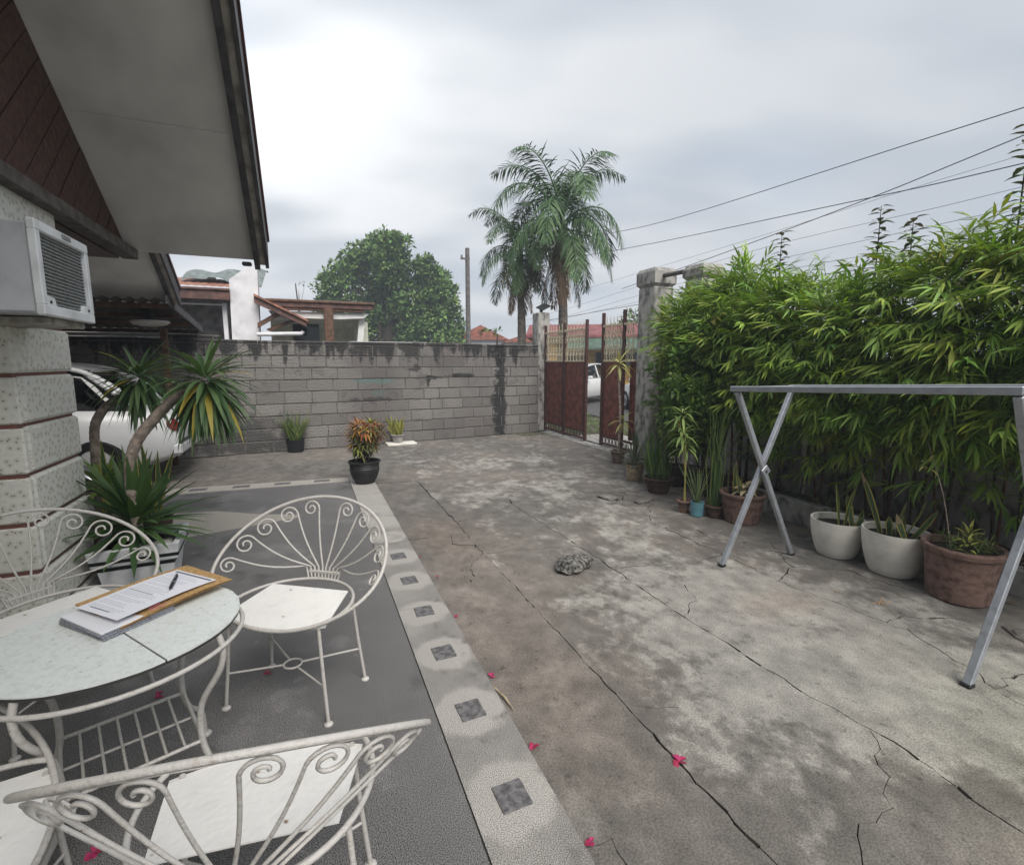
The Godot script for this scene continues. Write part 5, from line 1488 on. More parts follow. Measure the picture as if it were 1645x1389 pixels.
func table() -> void:
	var ce := Vector3(-0.558, 0.022, -1.725)
	var t := thing("garden_table", "round chipped pale green iron table on curved white legs", "table", ce, 0.36)
	var y := 0.592
	var ra := 0.318
	var rb := 0.292
	# two half tops meeting in a seam (seam direction in local axes)
	var sd := atan2(0.82, 0.57) + 0.36
	for k in 2:
		var po := PackedVector2Array()
		for i in 33:
			var a := sd + PI * k + PI * i / 32.0
			var q := Vector2(cos(a) * ra, sin(a) * rb)
			q *= 1.0 + R(-0.004, 0.002)
			if i == 0 or i == 32: q *= 0.996
			po.append(q)
		var off := Vector2(cos(sd + PI * k + PI / 2), sin(sd + PI * k + PI / 2)) * 0.0022
		for i in po.size(): po[i] += off
		var m := Mb.new()
		m.prism(po, y - 0.004, y + (0.0 if k == 0 else 0.0012))
		put(t, "table_top", m, mats.table_paint)
		m = Mb.new()
		var inner := PackedVector2Array()
		for q in po: inner.append(q * 0.994)
		m.prism(inner, y - 0.013, y - 0.0042)
		put(t, "top_underside", m, mats.bare_edge)
	var m := Mb.new()
	m.tube(arc(Vector3(0, y - 0.05, 0), Vector3(ra + 0.006, 0, 0), Vector3(0, 0, rb + 0.006), 0, TAU * 63 / 64.0, 63), 0.007, 8, true)
	put(t, "rim_ring", m, mats.iron_white)
	for a in [0.78, PI - 0.78, PI + 0.78, TAU - 0.78]:
		var d := Vector3(cos(a), 0, sin(a) * 0.94)
		var lg := Node3D.new(); lg.name = nm(t, "leg"); t.add_child(lg)
		m = Mb.new()
		m.tube(smooth([d * 0.30 + Vector3(0, y - 0.008, 0), d * 0.315 + Vector3(0, y - 0.06, 0), d * 0.30 + Vector3(0, y - 0.13, 0), d * 0.235 + Vector3(0, y - 0.24, 0), d * 0.225 + Vector3(0, 0.24, 0), d * 0.25 + Vector3(0, 0.16, 0), d * 0.305 + Vector3(0, 0.10, 0), d * 0.315 + Vector3(0, 0.008, 0)], 4), 0.0095, 8)
		put(lg, "rod", m, mats.iron_white)
		m = Mb.new(); m.lathe([Vector2(0.021, 0.0), Vector2(0.021, 0.005), Vector2(0.012, 0.013), Vector2(0, 0.013)], 14)
		put(lg, "foot", m, mats.iron_white, d * 0.315)
	# lattice shelf
	var c := []
	for a in [0.78, PI - 0.78, PI + 0.78, TAU - 0.78]: c.append(Vector3(cos(a), 0, sin(a) * 0.94) * 0.228 + Vector3(0, 0.23, 0))
	var sh := Node3D.new(); sh.name = "shelf"; t.add_child(sh)
	for i in 4:
		m = Mb.new(); m.tube([c[i], c[(i + 1) % 4]], 0.006, 6)
		put(sh, "frame_bar", m, mats.iron_white)
	for i in range(1, 7):
		var f := i / 7.0
		m = Mb.new(); m.tube([c[0].lerp(c[1], f), c[3].lerp(c[2], f)], 0.0042, 5)
		put(sh, "slat", m, mats.iron_white)
	m = Mb.new(); m.tube([c[0].lerp(c[3], 0.5) - Vector3(0, 0.008, 0), c[1].lerp(c[2], 0.5) - Vector3(0, 0.008, 0)], 0.0042, 5)
	put(sh, "cross_bar", m, mats.iron_white)
	# papers: stack, envelope, printed form, pen
	var top := ce.y + y + 0.002
	var ang := atan2(-0.21, 0.18)
	var stack := thing("paper_stack", "small stack of folded white papers under the manila envelope", "papers", Vector3(-0.578, top, -1.815), ang + 0.03)
	for k in 4: bar(stack, "sheet_bundle", Vector3(R(-.004, .004), 0.0028 + k * 0.0056, R(-.006, .006)), Vector3(0.235 - 0.004 * k, 0.005, 0.20), mats.paper_edge if k < 3 else mats.paper, 0.0012, Basis(Vector3.UP, R(-.03, .03)))
	var env := thing("manila_envelope", "manila envelope lying under the printed form on the table", "envelope", Vector3(-0.498, top + 0.024, -1.905), ang)
	var mm := Mb.new()
	mm.sheet(func(u_, v_): return Vector3(lerpf(-0.135, 0.135, u_), 0.004 + 0.010 * sin(v_ * 2.6) * (1.0 - v_) - 0.012 * v_ * v_ * u_, lerpf(-0.172, 0.172, v_)), 6, 10)
	mm.sheet(func(u_, v_): return Vector3(lerpf(-0.135, 0.135, u_), 0.0005 - 0.012 * v_ * v_ * u_ + 0.006 * sin(v_ * 2.6) * (1.0 - v_), lerpf(-0.172, 0.172, v_)), 6, 10, Vector3.DOWN)
	put(env, "envelope_sheet", mm, mats.manila)
	var form := thing("printed_form", "white printed form with fine grey text on the manila envelope", "paper", Vector3(-0.512, top + 0.031, -1.882), ang + 0.06)
	mm = Mb.new()
	for i in 5:
		for j in 8:
			var f := func(u_: float, v_: float) -> Vector3: return Vector3(lerpf(-0.105, 0.105, u_), 0.0035 + 0.010 * sin(v_ * 2.6) * (1.0 - v_) + 0.004 * u_ * v_, lerpf(-0.155, 0.155, v_))
			var q := [Vector2(i, j), Vector2(i + 1, j), Vector2(i + 1, j + 1), Vector2(i, j), Vector2(i + 1, j + 1), Vector2(i, j + 1)]
			for v2 in q: mm._p(f.call(v2.x / 5.0, v2.y / 8.0), Vector3.UP, Vector2(v2.x / 5.0, v2.y / 8.0))
	put(form, "printed_sheet", mm, printed())
	var clip := thing("paper_clip", "pink paper clip on the near edge of the printed form", "clip", Vector3(-0.462, top + 0.0352, -1.765), ang + 0.2)
	mm = Mb.new()
	mm.tube([Vector3(-0.012, 0.001, -0.012), Vector3(-0.012, 0.001, 0.022), Vector3(0, 0.001, 0.028), Vector3(0.006, 0.001, 0.02), Vector3(0.006, 0.001, -0.02)], 0.0008, 5)
	put(clip, "wire_loop", mm, pink())
	var pen := thing("ballpoint_pen", "black ballpoint pen with a clip lying on the printed form", "pen", Vector3(-0.455, top + 0.0475, -1.925), ang + 0.9)
	mm = Mb.new(); mm.tube([Vector3(0, 0, -0.045), Vector3(0, 0, 0.052), Vector3(0, 0, 0.066)], [0.0055, 0.0055, 0.0015], 10)
	put(pen, "barrel", mm, mats.plastic_black)
	mm = Mb.new(); mm.tube([Vector3(0, 0, -0.062), Vector3(0, 0, -0.045)], 0.0032, 8)
	put(pen, "button", mm, mats.rim_alloy)
	bar(pen, "clip", Vector3(0, 0.0075, -0.028), Vector3(0.0035, 0.0018, 0.036), mats.rim_alloy, 0.0005)
	bar(pen, "grip_ring", Vector3(0, 0, 0.012), Vector3(0.0118, 0.0118, 0.004), mats.rim_alloy, 0.002)

func pink() -> StandardMaterial3D:
	return mat("pink", Color(0.85, 0.35, 0.6), 0.4)

func printed() -> StandardMaterial3D:
	var im := Image.create(256, 380, false, Image.FORMAT_RGB8)
	im.fill(Color(0.88, 0.88, 0.91))
	im.fill_rect(Rect2i(14, 10, 228, 12), Color(0.42, 0.43, 0.48))
	var y := 34
	while y < 350:
		var w := int(R(150, 215))
		var x := 20
		while x < w:
			var l := int(R(4, 16))
			im.fill_rect(Rect2i(x, y, l, 2), Color(0.6, 0.6, 0.68))
			x += l + 3
		y += 9 if rng.randf() < 0.8 else 18
	im.fill_rect(Rect2i(20, 205, 150, 3), Color(0.3, 0.3, 0.34))
	im.fill_rect(Rect2i(40, 352, 120, 4), Color(0.4, 0.4, 0.45))
	var m := mat("printed", Color(1, 1, 1), 0.85)
	m.albedo_texture = ImageTexture.create_from_image(im)
	return m

func rosette(k: int, ln: float, wd: float, el0: float, el1: float, droop: float, ca: Color, cb: Color, seg := 4, tipc := 0.0) -> Mb:
	var m := Mb.new()
	for i in k:
		var f := float(i) / k
		var a := i * 2.39996 + R(-.2, .2)
		var el := lerpf(el0, el1, f) + R(-.12, .12)
		m.col = ca.lerp(cb, rng.randf())
		if rng.randf() < tipc: m.col = Color(0.42, 0.33, 0.06)
		var d := Vector3(cos(a) * cos(el), sin(el), sin(a) * cos(el))
		m.leaf(d * 0.015 + Vector3(0, 0.05 * (1.0 - f), 0), d, Vector3.UP, ln * R(0.8, 1.1), wd * R(0.85, 1.15), droop * R(0.6, 1.3), 0.3, seg, 0.35)
	return m

func terrace_things() -> void:
	make_chair("white scrollwork chair right of the table with rust spots on its seat", Vector3(-0.115, 0, -2.10), deg_to_rad(-146.4))
	make_chair("white scrollwork chair between the table and the stone pillar", Vector3(-0.930, 0, -2.353), deg_to_rad(137.6))
	make_chair("nearest white scrollwork chair seen from behind, its hoop edge-on", Vector3(-0.147, 0, -1.166), deg_to_rad(7.2))
	make_chair("chair in the bottom left corner with only its seat showing", Vector3(-0.71, 0, -1.22), deg_to_rad(82.0))
	table()
	# planter box
	var p := thing("planter_box", "white square planter with two black stripes beside the stone pillar", "planter", Vector3(-0.955, 0.022, -3.46), 0.06)
	var h := 0.355
	var m := Mb.new()
	m.sq([Vector2(0.145, 0.0), Vector2(0.183, h * 0.74), Vector2(0.2, h * 0.74 + 0.001), Vector2(0.212, h - 0.003), Vector2(0.209, h), Vector2(0.182, h), Vector2(0.175, h - 0.06), Vector2(0.0, h - 0.06)])
	put(p, "body", m, mats.planter_white)
	for k in 2:
		m = Mb.new()
		var y0 := h * (0.655 if k == 0 else 0.79)
		var g := func(y): return (lerpf(0.145, 0.183, y / (h * 0.74)) if y < h * 0.74 else lerpf(0.2, 0.212, (y - h * 0.74) / (h * 0.26))) + 0.0022
		m.sq([Vector2(g.call(y0), y0), Vector2(g.call(y0 + 0.02), y0 + 0.02)])
		put(p, "stripe", m, mats.black)
	m = Mb.new()
	m.sheet(func(u_, v_): return Vector3(lerpf(-0.178, 0.178, u_), h - 0.045 + R(-.006, .006), lerpf(-0.178, 0.178, v_)), 6, 6)
	put(p, "soil", m, mats.soil)
	for k in 9:
		m = Mb.new(); m.lathe([Vector2(0, 0), Vector2(0.02, 0.004), Vector2(0.026, 0.016), Vector2(0.018, 0.03), Vector2(0, 0.034)], 9, Vector3.ZERO, 0.1)
		var st := put(p, "pebble", m, mats.pot_white, Vector3(R(-.02, .155), h - 0.045, R(0.0, .155)), Basis(Vector3.UP, R(0, 6)).scaled(Vector3.ONE * R(0.7, 1.2)))
	# dragon tree with bent trunk
	var dg := Color(0.05, 0.11, 0.04)
	var lg := Color(0.15, 0.24, 0.10)
	var d1 := thing("dragon_tree", "dragon tree with bent ringed trunk rising from the white planter", "plant", Vector3(-0.96, 0.34, -3.44))
	bent(d1, [Vector3(0, 0, 0), Vector3(-0.012, 0.22, 0), Vector3(-0.015, 0.43, 0), Vector3(0.03, 0.60, 0), Vector3(0.14, 0.75, 0), Vector3(0.26, 0.87, 0), Vector3(0.38, 0.94, 0)], [0.030, 0.028, 0.028, 0.030, 0.030, 0.027, 0.022])
	var hd := rosette(120, 0.37, 0.038, 1.0, -1.3, 0.8, dg, lg, 4, 0.03)
	for k in 44:
		var a := R(0, TAU)
		hd.col = dg.lerp(lg, rng.randf())
		if rng.randf() < 0.22: hd.col = Color(0.38, 0.31, 0.05)
		hd.leaf(Vector3(0, -0.02, 0), Vector3(cos(a) * 0.75, R(-0.6, 0.1), sin(a) * 0.75), Vector3.UP, R(0.34, 0.44), 0.036, R(1.6, 2.6), 0.3, 5, 0.4)
	put(d1, "leaf_head", hd, mats.leaf, Vector3(0.40, 0.925, 0.0))
	var d2 := thing("dragon_tree", "smaller dragon tree leaning behind the stone pillar", "plant", Vector3(-1.40, 0.02, -4.2))
	bent(d2, [Vector3(0, 0, 0), Vector3(0.02, 0.5, 0), Vector3(0.03, 0.80, 0), Vector3(0.05, 0.97, 0), Vector3(0.12, 1.08, 0), Vector3(0.22, 1.15, 0), Vector3(0.30, 1.21, 0)], [0.029, 0.027, 0.028, 0.029, 0.028, 0.025, 0.020])
	hd = rosette(110, 0.36, 0.036, 1.0, -1.25, 0.8, dg, lg, 4, 0.02)
	put(d2, "leaf_head", hd, mats.leaf, Vector3(0.32, 1.24, 0))
	m = Mb.new(); m.lathe([Vector2(0.11, 0), Vector2(0.15, 0.26), Vector2(0.14, 0.26), Vector2(0.13, 0.22), Vector2(0, 0.22)], 20)
	put(thing("plain_pot", "clay pot of the smaller dragon tree behind the pillar", "pot", Vector3(-1.40, 0.022, -4.2)), "pot_body", m, mats.terracotta_dark)
	# spiky rosette plant at its foot
	var y1 := thing("spiky_plant", "dark green spiky rosette filling the white planter", "plant", Vector3(-0.98, 0.42, -3.47))
	put(y1, "leaf_rosette", rosette(96, 0.45, 0.05, 1.4, -0.1, 0.4, Color(0.04, 0.095, 0.03), Color(0.10, 0.18, 0.06), 4), mats.leaf)
	var sp := thing("variegated_plant", "yellow edged snake leaves and lime foliage behind the planter", "plant", Vector3(-1.18, 0.02, -4.05))
	for k in 9:
		m = Mb.new()
		snake(m, Vector3(R(-.16, .2), 0.2, R(-.1, .12)), Vector3(R(-.25, .25), 1, R(-.2, .2)), R(0.5, 0.72), 0.05)
		put(sp, "snake_leaf", m, mats.leaf)
	put(sp, "lime_leaves", rosette(26, 0.26, 0.055, 1.3, 0.1, 0.9, Color(0.15, 0.24, 0.04), Color(0.25, 0.33, 0.08)), mats.leaf, Vector3(-0.1, 0.5, 0.02))
	m = Mb.new(); m.lathe([Vector2(0.15, 0), Vector2(0.2, 0.3), Vector2(0.185, 0.3), Vector2(0.175, 0.26), Vector2(0, 0.26)], 20)
	put(thing("plain_pot", "clay pot of the yellow edged plant behind the planter", "pot", Vector3(-1.13, 0.022, -4.08)), "pot_body", m, mats.terracotta_dark)

func bent(t: Node3D, pts: Array, rad: Array) -> void:
	var m := Mb.new()
	var p := smooth(pts, 9)
	var rr := []
	for i in p.size():
		var f := float(i) / (p.size() - 1) * (rad.size() - 1)
		rr.append(lerpf(rad[int(f)], rad[mini(int(f) + 1, rad.size() - 1)], f - int(f)) * (1.0 + (0.05 if i % 2 else -0.02)))
	m.tube(p, rr, 12)
	put(t, "trunk", m, mats.bark)

# snake plant blade: green middle, yellow edges, as one bent strip
func snake(m: Mb, b: Vector3, d: Vector3, ln: float, wd: float, gc := Color(0.06, 0.11, 0.045), dead := 0.0) -> void:
	d = d.normalized()
	var s := d.cross(Vector3(R(-1, 1), 0.1, R(-1, 1))).normalized()
	var n := s.cross(d).normalized()
	var seg := 5
	var curve := R(-.10, .10)
	for i in seg:
		for c in 3:
			m.col = [Color(0.42, 0.37, 0.09), gc * R(0.8, 1.3), Color(0.42, 0.37, 0.09)][c]
			if dead > 0.0 and float(i) / seg > 1.0 - dead: m.col = Color(0.30, 0.22, 0.13)
			var q := []
			for k in [[i, c], [i, c + 1], [i + 1, c + 1], [i + 1, c]]:
				var t: float = float(k[0]) / seg
				var w := wd * 0.5 * (0.75 + 0.5 * t if t < 0.5 else 1.0) * (1.0 if t < 0.7 else 1.0 - (t - 0.7) / 0.3 * 0.96)
				var x: float = [-1.0, -0.68, 0.68, 1.0][k[1]]
				q.append(b + d * ln * t + s * x * w + n * (0.2 * w * absf(x) + curve * t * t * ln))
			m.quad(q[0], q[1], q[2], q[3], n)

# ---------- yard things ----------
func yard_things() -> void:
	# drying rack of square steel tube
	var t := thing("drying_rack", "grey steel clothes rack with crossed legs standing by the pots", "clothes rack", Vector3(2.9, 0, -1.78))
	var y := 1.228
	for x in [-0.29, 0.25]:
		bar(t, "top_bar", Vector3(x, y + 0.03, 0), Vector3(0.036, 0.036, 1.47), mats.rack_metal, 0.004, Basis(Vector3.RIGHT, -0.043))
	for z in [-0.70, 0.70]:
		if z > 0: y += 0.06
		bar(t, "end_bar", Vector3(-0.02, y - 0.002, z), Vector3(0.50, 0.032, 0.032), mats.rack_metal, 0.004)
		for s in [[Vector3(-0.30, 0.003, z), Vector3(0.25, y - 0.02, z), -0.016], [Vector3(0.33, 0.003, z), Vector3(-0.29, y - 0.02, z), 0.017]]:
			var a: Vector3 = s[0]
			var b: Vector3 = s[1]
			var d := (b - a)
			var ln := d.length()
			d = d.normalized()
			bar(t, "leg", (a + b) / 2 + Vector3(0, 0, s[2]), Vector3(0.032, ln, 0.032), mats.rack_metal, 0.003, Basis(d.cross(Vector3.BACK), d, Vector3.BACK))
		for fx in [-0.30, 0.33]: bar(t, "foot_cap", Vector3(fx, 0.008, z + (-0.016 if fx < 0 else 0.017)), Vector3(0.042, 0.018, 0.042), mats.plastic_black, 0.004)
		m_bolt(t, Vector3(-0.004, 0.538 * y, z + 0.041))
		bar(t, "pivot_plate", Vector3(-0.004, 0.538 * y, z + 0.035), Vector3(0.06, 0.06, 0.006), mats.rack_metal, 0.002, Basis(Vector3.BACK, 0.7))
	# broken lump of concrete
	var r_ := thing("concrete_lump", "broken lump of concrete left on the driveway", "rubble", Vector3(1.63, 0.0, -2.86), 0.4)
	var m := Mb.new()
	var fn := FastNoiseLite.new(); fn.frequency = 2.2; fn.seed = 4
	lump(m, Vector3(0.15, 0.05, 0.10), fn)
	put(r_, "stone", m, mats.rubble, Vector3(0, 0.025, 0))
	for q in [[Vector3(3.05, 0, -2.98), 0.19, "flat cement flake beside the big clay pot"], [Vector3(2.86, 0, -4.28), 0.13, "broken cement flake in front of the clay bowl"], [Vector3(3.1, 0, -4.05), 0.11, "small cement flake near the clay bowl"], [Vector3(3.36, 0, -1.18), 0.12, "cement flake at the foot of the clothes rack"]]:
		var f := thing("cement_flake", q[2], "rubble", q[0], R(0, 3), "cement flakes on the driveway")
		m = Mb.new(); fn.seed += 3
		lump(m, Vector3(q[1], 0.022, q[1] * 0.6), fn)
		put(f, "flake", m, mats.driveway_concrete, Vector3(0, 0.008, 0))

func m_bolt(t: Node3D, at: Vector3) -> void:
	var m := Mb.new()
	m.lathe([Vector2(0.011, 0), Vector2(0.011, 0.006), Vector2(0.006, 0.009), Vector2(0, 0.009)], 6)
	put(t, "bolt", m, mats.fascia_dark, at, Basis(Vector3.RIGHT, PI / 2))

func lump(m: Mb, s: Vector3, fn: FastNoiseLite) -> void:
	var P := func(u_: float, v_: float) -> Vector3:
		var a := u_ * TAU
		var e := (v_ - 0.5) * PI
		var d := Vector3(cos(a) * cos(e), sin(e), sin(a) * cos(e))
		if v_ <= 0.001 or v_ >= 0.999: d = Vector3(0, d.y, 0)
		return d * s * (1.0 + 0.55 * fn.get_noise_3d(d.x * 0.2, d.y * 0.2, d.z * 0.2) + 0.18 * fn.get_noise_3d(d.x * 0.7, d.y * 0.7, d.z * 0.7))
	for i in 22:
		for j in 12:
			var a: Vector3 = P.call(i / 22.0, j / 12.0)
			var b: Vector3 = P.call((i + 1) / 22.0, j / 12.0)
			var c: Vector3 = P.call((i + 1) / 22.0, (j + 1) / 12.0)
			var d: Vector3 = P.call(i / 22.0, (j + 1) / 12.0)
			if j > 0: m.tri(a, b, c, a + b + c)
			if j < 11: m.tri(a, c, d, a + c + d)

func pot(called: String, label: String, at: Vector3, rt: float, rb: float, h: float, mt: Material, rim := 0.0, round_ := false) -> Node3D:
	var t := thing(called, label, "pot", at)
	var pr := []
	if round_:
		for k in 9:
			var f := k / 8.0
			pr.append(Vector2(lerpf(rb, rt, pow(sin(f * PI / 2 * 0.98), 0.8)), 0.004 + h * f))
		pr.push_front(Vector2(rb * 0.94, 0.0))
		pr.append(Vector2(rt - 0.004, h + 0.004)); pr.append(Vector2(rt - 0.014, h)); pr.append(Vector2(rt - 0.016, h * 0.75))
	else:
		pr = [Vector2(rb * 0.97, 0), Vector2(rb, 0.008)]
		for k in 5: pr.append(Vector2(lerpf(rb, rt, (k + 1) / 6.0), h * (k + 1) / 6.0))
		if rim > 0.0: pr.append_array([Vector2(rt, h - rim), Vector2(rt + 0.012, h - rim + 0.004), Vector2(rt + 0.016, h - 0.01), Vector2(rt + 0.012, h)])
		else: pr.append(Vector2(rt, h))
		pr.append(Vector2(rt - 0.01, h)); pr.append(Vector2(rt - 0.016, h * 0.75))
	var m := Mb.new()
	m.lathe(pr, 36, Vector3.ZERO, 0.004)
	put(t, "pot_body", m, mt)
	m = Mb.new()
	m.lathe([Vector2(rt - 0.012, h - 0.045), Vector2(rt * 0.6, h - 0.03), Vector2(rt * 0.3, h - 0.038), Vector2(0, h - 0.028)], 22, Vector3.ZERO, 0.03)
	put(t, "soil", m, mats.soil)
	return t

func plant(called: String, label: String, at: Vector3) -> Node3D:
	return thing(called, label, "plant", at)

func pots() -> void:
	var m: Mb
	# two white tubs of snake plant
	pot("white_tub", "white rounded tub nearer the drying rack's crossed legs", Vector3(3.55, 0, -2.35), 0.178, 0.12, 0.265, mats.pot_white, 0.0, true).set_meta("group", "white tubs")
	pot("white_tub", "larger white rounded tub beside the terracotta pot", Vector3(3.59, 0, -1.99), 0.19, 0.13, 0.29, mats.pot_white, 0.0, true).set_meta("group", "white tubs")
	var p := plant("snake_plant", "four short yellow edged snake plant leaves in the first white tub", Vector3(3.55, 0.235, -2.35))
	for q in [[Vector3(-0.02, 0, 0.02), Vector3(0.04, 1, -0.1), 0.30], [Vector3(0.0, 0, 0.05), Vector3(0.10, 1, 0.04), 0.31], [Vector3(0.03, 0, 0.08), Vector3(0.06, 1, -0.3), 0.22], [Vector3(0.07, 0, 0.09), Vector3(0.1, 1, 0.25), 0.13], [Vector3(0.02, 0, 0.12), Vector3(-0.1, 1, 0.5), 0.10]]:
		m = Mb.new(); snake(m, q[0], q[1], q[2], 0.042, Color(0.07, 0.12, 0.05), 0.2); put(p, "leaf", m, mats.leaf)
	p = plant("snake_plant", "tall and broken snake plant leaves in the larger white tub", Vector3(3.59, 0.26, -1.99))
	for q in [[Vector3(-0.06, 0, -0.06), Vector3(-0.1, 1, -0.28), 0.44, 0.3], [Vector3(-0.03, 0, -0.02), Vector3(0.0, 1, -0.1), 0.12, 0.0], [Vector3(0.0, 0, 0.0), Vector3(0.1, 1, 0.2), 0.24, 0.3], [Vector3(-0.02, 0, 0.06), Vector3(0.1, 1, 0.42), 0.30, 0.25], [Vector3(-0.04, 0, 0.08), Vector3(-0.15, 1, -0.35), 0.17, 0.6], [Vector3(0.02, 0, 0.09), Vector3(0.2, 1, 0.55), 0.24, 0.0], [Vector3(0.06, 0, 0.02), Vector3(0.1, 1, -0.1), 0.13, 0.0]]:
		m = Mb.new(); snake(m, q[0], q[1], q[2], 0.042, Color(0.07, 0.12, 0.05), q[3]); put(p, "leaf", m, mats.leaf)
	# big terracotta pot with weeds
	pot("terracotta_pot", "large weathered terracotta pot with a rim at the right", Vector3(3.57, 0, -1.61), 0.185, 0.15, 0.325, mats.terracotta, 0.04).set_meta("group", "clay pots")
	p = plant("potted_weeds", "small weeds and yellow green sprout in the large terracotta pot", Vector3(3.57, 0.295, -1.61))
	for k in 26:
		m = rosette(9, R(0.03, 0.07), 0.01, 1.3, 0.2, 0.9, Color(0.07, 0.13, 0.03), Color(0.16, 0.2, 0.05), 2)
		put(p, "weed", m, mats.leaf, Vector3(R(-.14, .14), 0, R(-.14, .14)))
	put(p, "sprout", rosette(14, 0.09, 0.018, 1.2, 0.1, 0.8, Color(0.30, 0.34, 0.05), Color(0.42, 0.42, 0.10), 3), mats.leaf, Vector3(0.0, 0.06, 0.02))
	put(p, "sprout", rosette(8, 0.06, 0.02, 1.2, 0.1, 0.8, Color(0.30, 0.34, 0.05), Color(0.42, 0.42, 0.10), 3), mats.leaf, Vector3(-0.09, 0.02, 0.06))
	trunk(p, "stem", [Vector3(-0.02, -0.02, -0.05), Vector3(-0.02, 0.3, -0.12), Vector3(0.02, 0.62, -0.26)], [0.0035, 0.003, 0.002], mats.bark, 5)
	for q in [Vector3(0.02, 0.62, -0.26), Vector3(-0.06, 0.45, -0.2)]: put(p, "sprout", rosette(7, 0.08, 0.016, 1.0, -0.3, 0.9, Color(0.34, 0.33, 0.08), Color(0.46, 0.43, 0.14), 3), mats.leaf, q)
	# big clay pot with dry snake plant
	pot("terracotta_pot", "wide weathered clay pot behind the rack's left legs", Vector3(3.53, 0, -3.2), 0.18, 0.145, 0.265, mats.terracotta, 0.03).set_meta("group", "clay pots")
	p = plant("snake_plant", "withered snake plant with dry leaves in the wide clay pot", Vector3(3.53, 0.24, -3.2))
	for k in 10:
		m = Mb.new(); snake(m, Vector3(R(-.1, .1), 0, R(-.1, .1)), Vector3(R(-.3, .3), 1, R(-.3, .3)), R(0.15, 0.38), 0.035, Color(0.08, 0.12, 0.05), R(0.0, 0.7)); put(p, "leaf", m, mats.leaf)
	put(p, "dry_leaf", rosette(16, 0.12, 0.05, 0.9, -0.2, 0.9, Color(0.32, 0.24, 0.12), Color(0.5, 0.42, 0.26), 3), mats.dry, Vector3(0, 0.02, 0.02))
	# three small pots in front
	pot("small_clay_pot", "small orange clay pot left of the blue pot", Vector3(3.24, 0, -3.61), 0.056, 0.042, 0.115, mats.terracotta, 0.025)
	p = plant("cane_plant", "thin yellow cane stems rising from the small orange pot", Vector3(3.24, 0.09, -3.61))
	for k in 3: trunk(p, "cane", [Vector3(R(-.02, .02), 0, R(-.02, .02)), Vector3(R(-.04, .02), 0.45, R(-.06, .03)), Vector3(R(-.08, .04), R(0.75, 0.92), R(-.1, .04))], [0.006, 0.005, 0.003], mats.yellow_cane, 6)
	for q in [Vector3(-0.03, 0.8, -0.04), Vector3(-0.05, 0.62, 0.0), Vector3(0.0, 0.7, -0.1), Vector3(0.02, 0.5, -0.03)]: put(p, "leaves", rosette(16, 0.2, 0.03, 0.9, -0.3, 1.2, Color(0.12, 0.2, 0.05), Color(0.26, 0.34, 0.1)), mats.leaf, q)
	pot("blue_pot", "small pale blue plastic pot with a dark base", Vector3(3.27, 0, -3.47), 0.06, 0.055, 0.13, mats.plastic_blue)
	p = plant("pencil_plant", "green pencil stems splaying from the pale blue pot", Vector3(3.27, 0.10, -3.47))
	for k in 18:
		var a := R(0, TAU)
		var sp := R(0.0, 0.22)
		m = Mb.new(); m.col = Color(0.10, 0.17, 0.06).lerp(Color(0.2, 0.24, 0.1), rng.randf())
		m.tube(smooth([Vector3(R(-.02, .02), 0, R(-.02, .02)), Vector3(cos(a) * sp * 0.4, R(.1, .18), sin(a) * sp * 0.4), Vector3(cos(a) * sp, R(0.2, 0.36), sin(a) * sp)], 3), [0.005, 0.005, 0.005, 0.004, 0.004, 0.004, 0.002], 5)
		put(p, "stem", m, mats.leaf)
	pot("dark_bowl_pot", "low dark brown pot between the blue pot and wide clay pot", Vector3(3.40, 0, -3.39), 0.088, 0.07, 0.115, mats.terracotta_dark, 0.025)
	p = plant("stick_plant", "tall green sticks standing in the low dark pot", Vector3(3.40, 0.09, -3.39))
	for k in 24:
		m = Mb.new(); m.col = Color(0.07, 0.14, 0.04).lerp(Color(0.17, 0.23, 0.06), rng.randf())
		var b := Vector3(R(-.05, .05), 0, R(-.05, .05))
		m.tube([b, b + Vector3(R(-.03, .03), 0.4, R(-.04, .04)), b + Vector3(R(-.08, .08), R(0.6, 0.98), R(-.1, .1))], [0.006, 0.005, 0.002], 5)
		put(p, "stem", m, mats.leaf)
	# clay bowl of upright blades
	pot("clay_bowl", "wide dark clay bowl full of upright green blades", Vector3(3.48, 0, -4.29), 0.155, 0.105, 0.17, mats.terracotta_dark, 0.02)
	p = plant("blade_plant", "dense upright green blades in the wide clay bowl", Vector3(3.48, 0.14, -4.29))
	for k in 64:
		m = Mb.new(); m.col = Color(0.05, 0.12, 0.03).lerp(Color(0.15, 0.24, 0.06), rng.randf())
		m.leaf(Vector3(R(-.1, .1), 0, R(-.1, .1)), Vector3(R(-.22, .22), 1, R(-.22, .22)), Vector3(R(-1, 1), 0, R(-1, 1)), R(0.35, 0.68), 0.022, R(0.05, 0.4), 0.35, 4, 0.3)
		put(p, "blade", m, mats.leaf)
	pot("cream_pot", "cream pot with grey spiky leaves near the gate", Vector3(3.6, 0, -4.88), 0.112, 0.088, 0.19, mats.pot_cream)
	p = plant("aloe", "grey green spiky rosette in the cream pot", Vector3(3.6, 0.17, -4.88))
	put(p, "leaf_rosette", rosette(40, 0.42, 0.028, 1.5, 0.15, 0.4, Color(0.06, 0.09, 0.055), Color(0.14, 0.17, 0.11)), mats.leaf)
	put(p, "lower_leaves", rosette(16, 0.16, 0.03, 0.8, -0.2, 0.8, Color(0.10, 0.12, 0.04), Color(0.2, 0.2, 0.07)), mats.leaf)
	pot("brown_pot", "brown clay pot nearest the gate leaf", Vector3(4.0, 0, -5.82), 0.10, 0.075, 0.17, mats.terracotta, 0.02)
	p = plant("corn_plant", "corn plant with pale yellow drooping leaves beside the gate", Vector3(4.0, 0.14, -5.82))
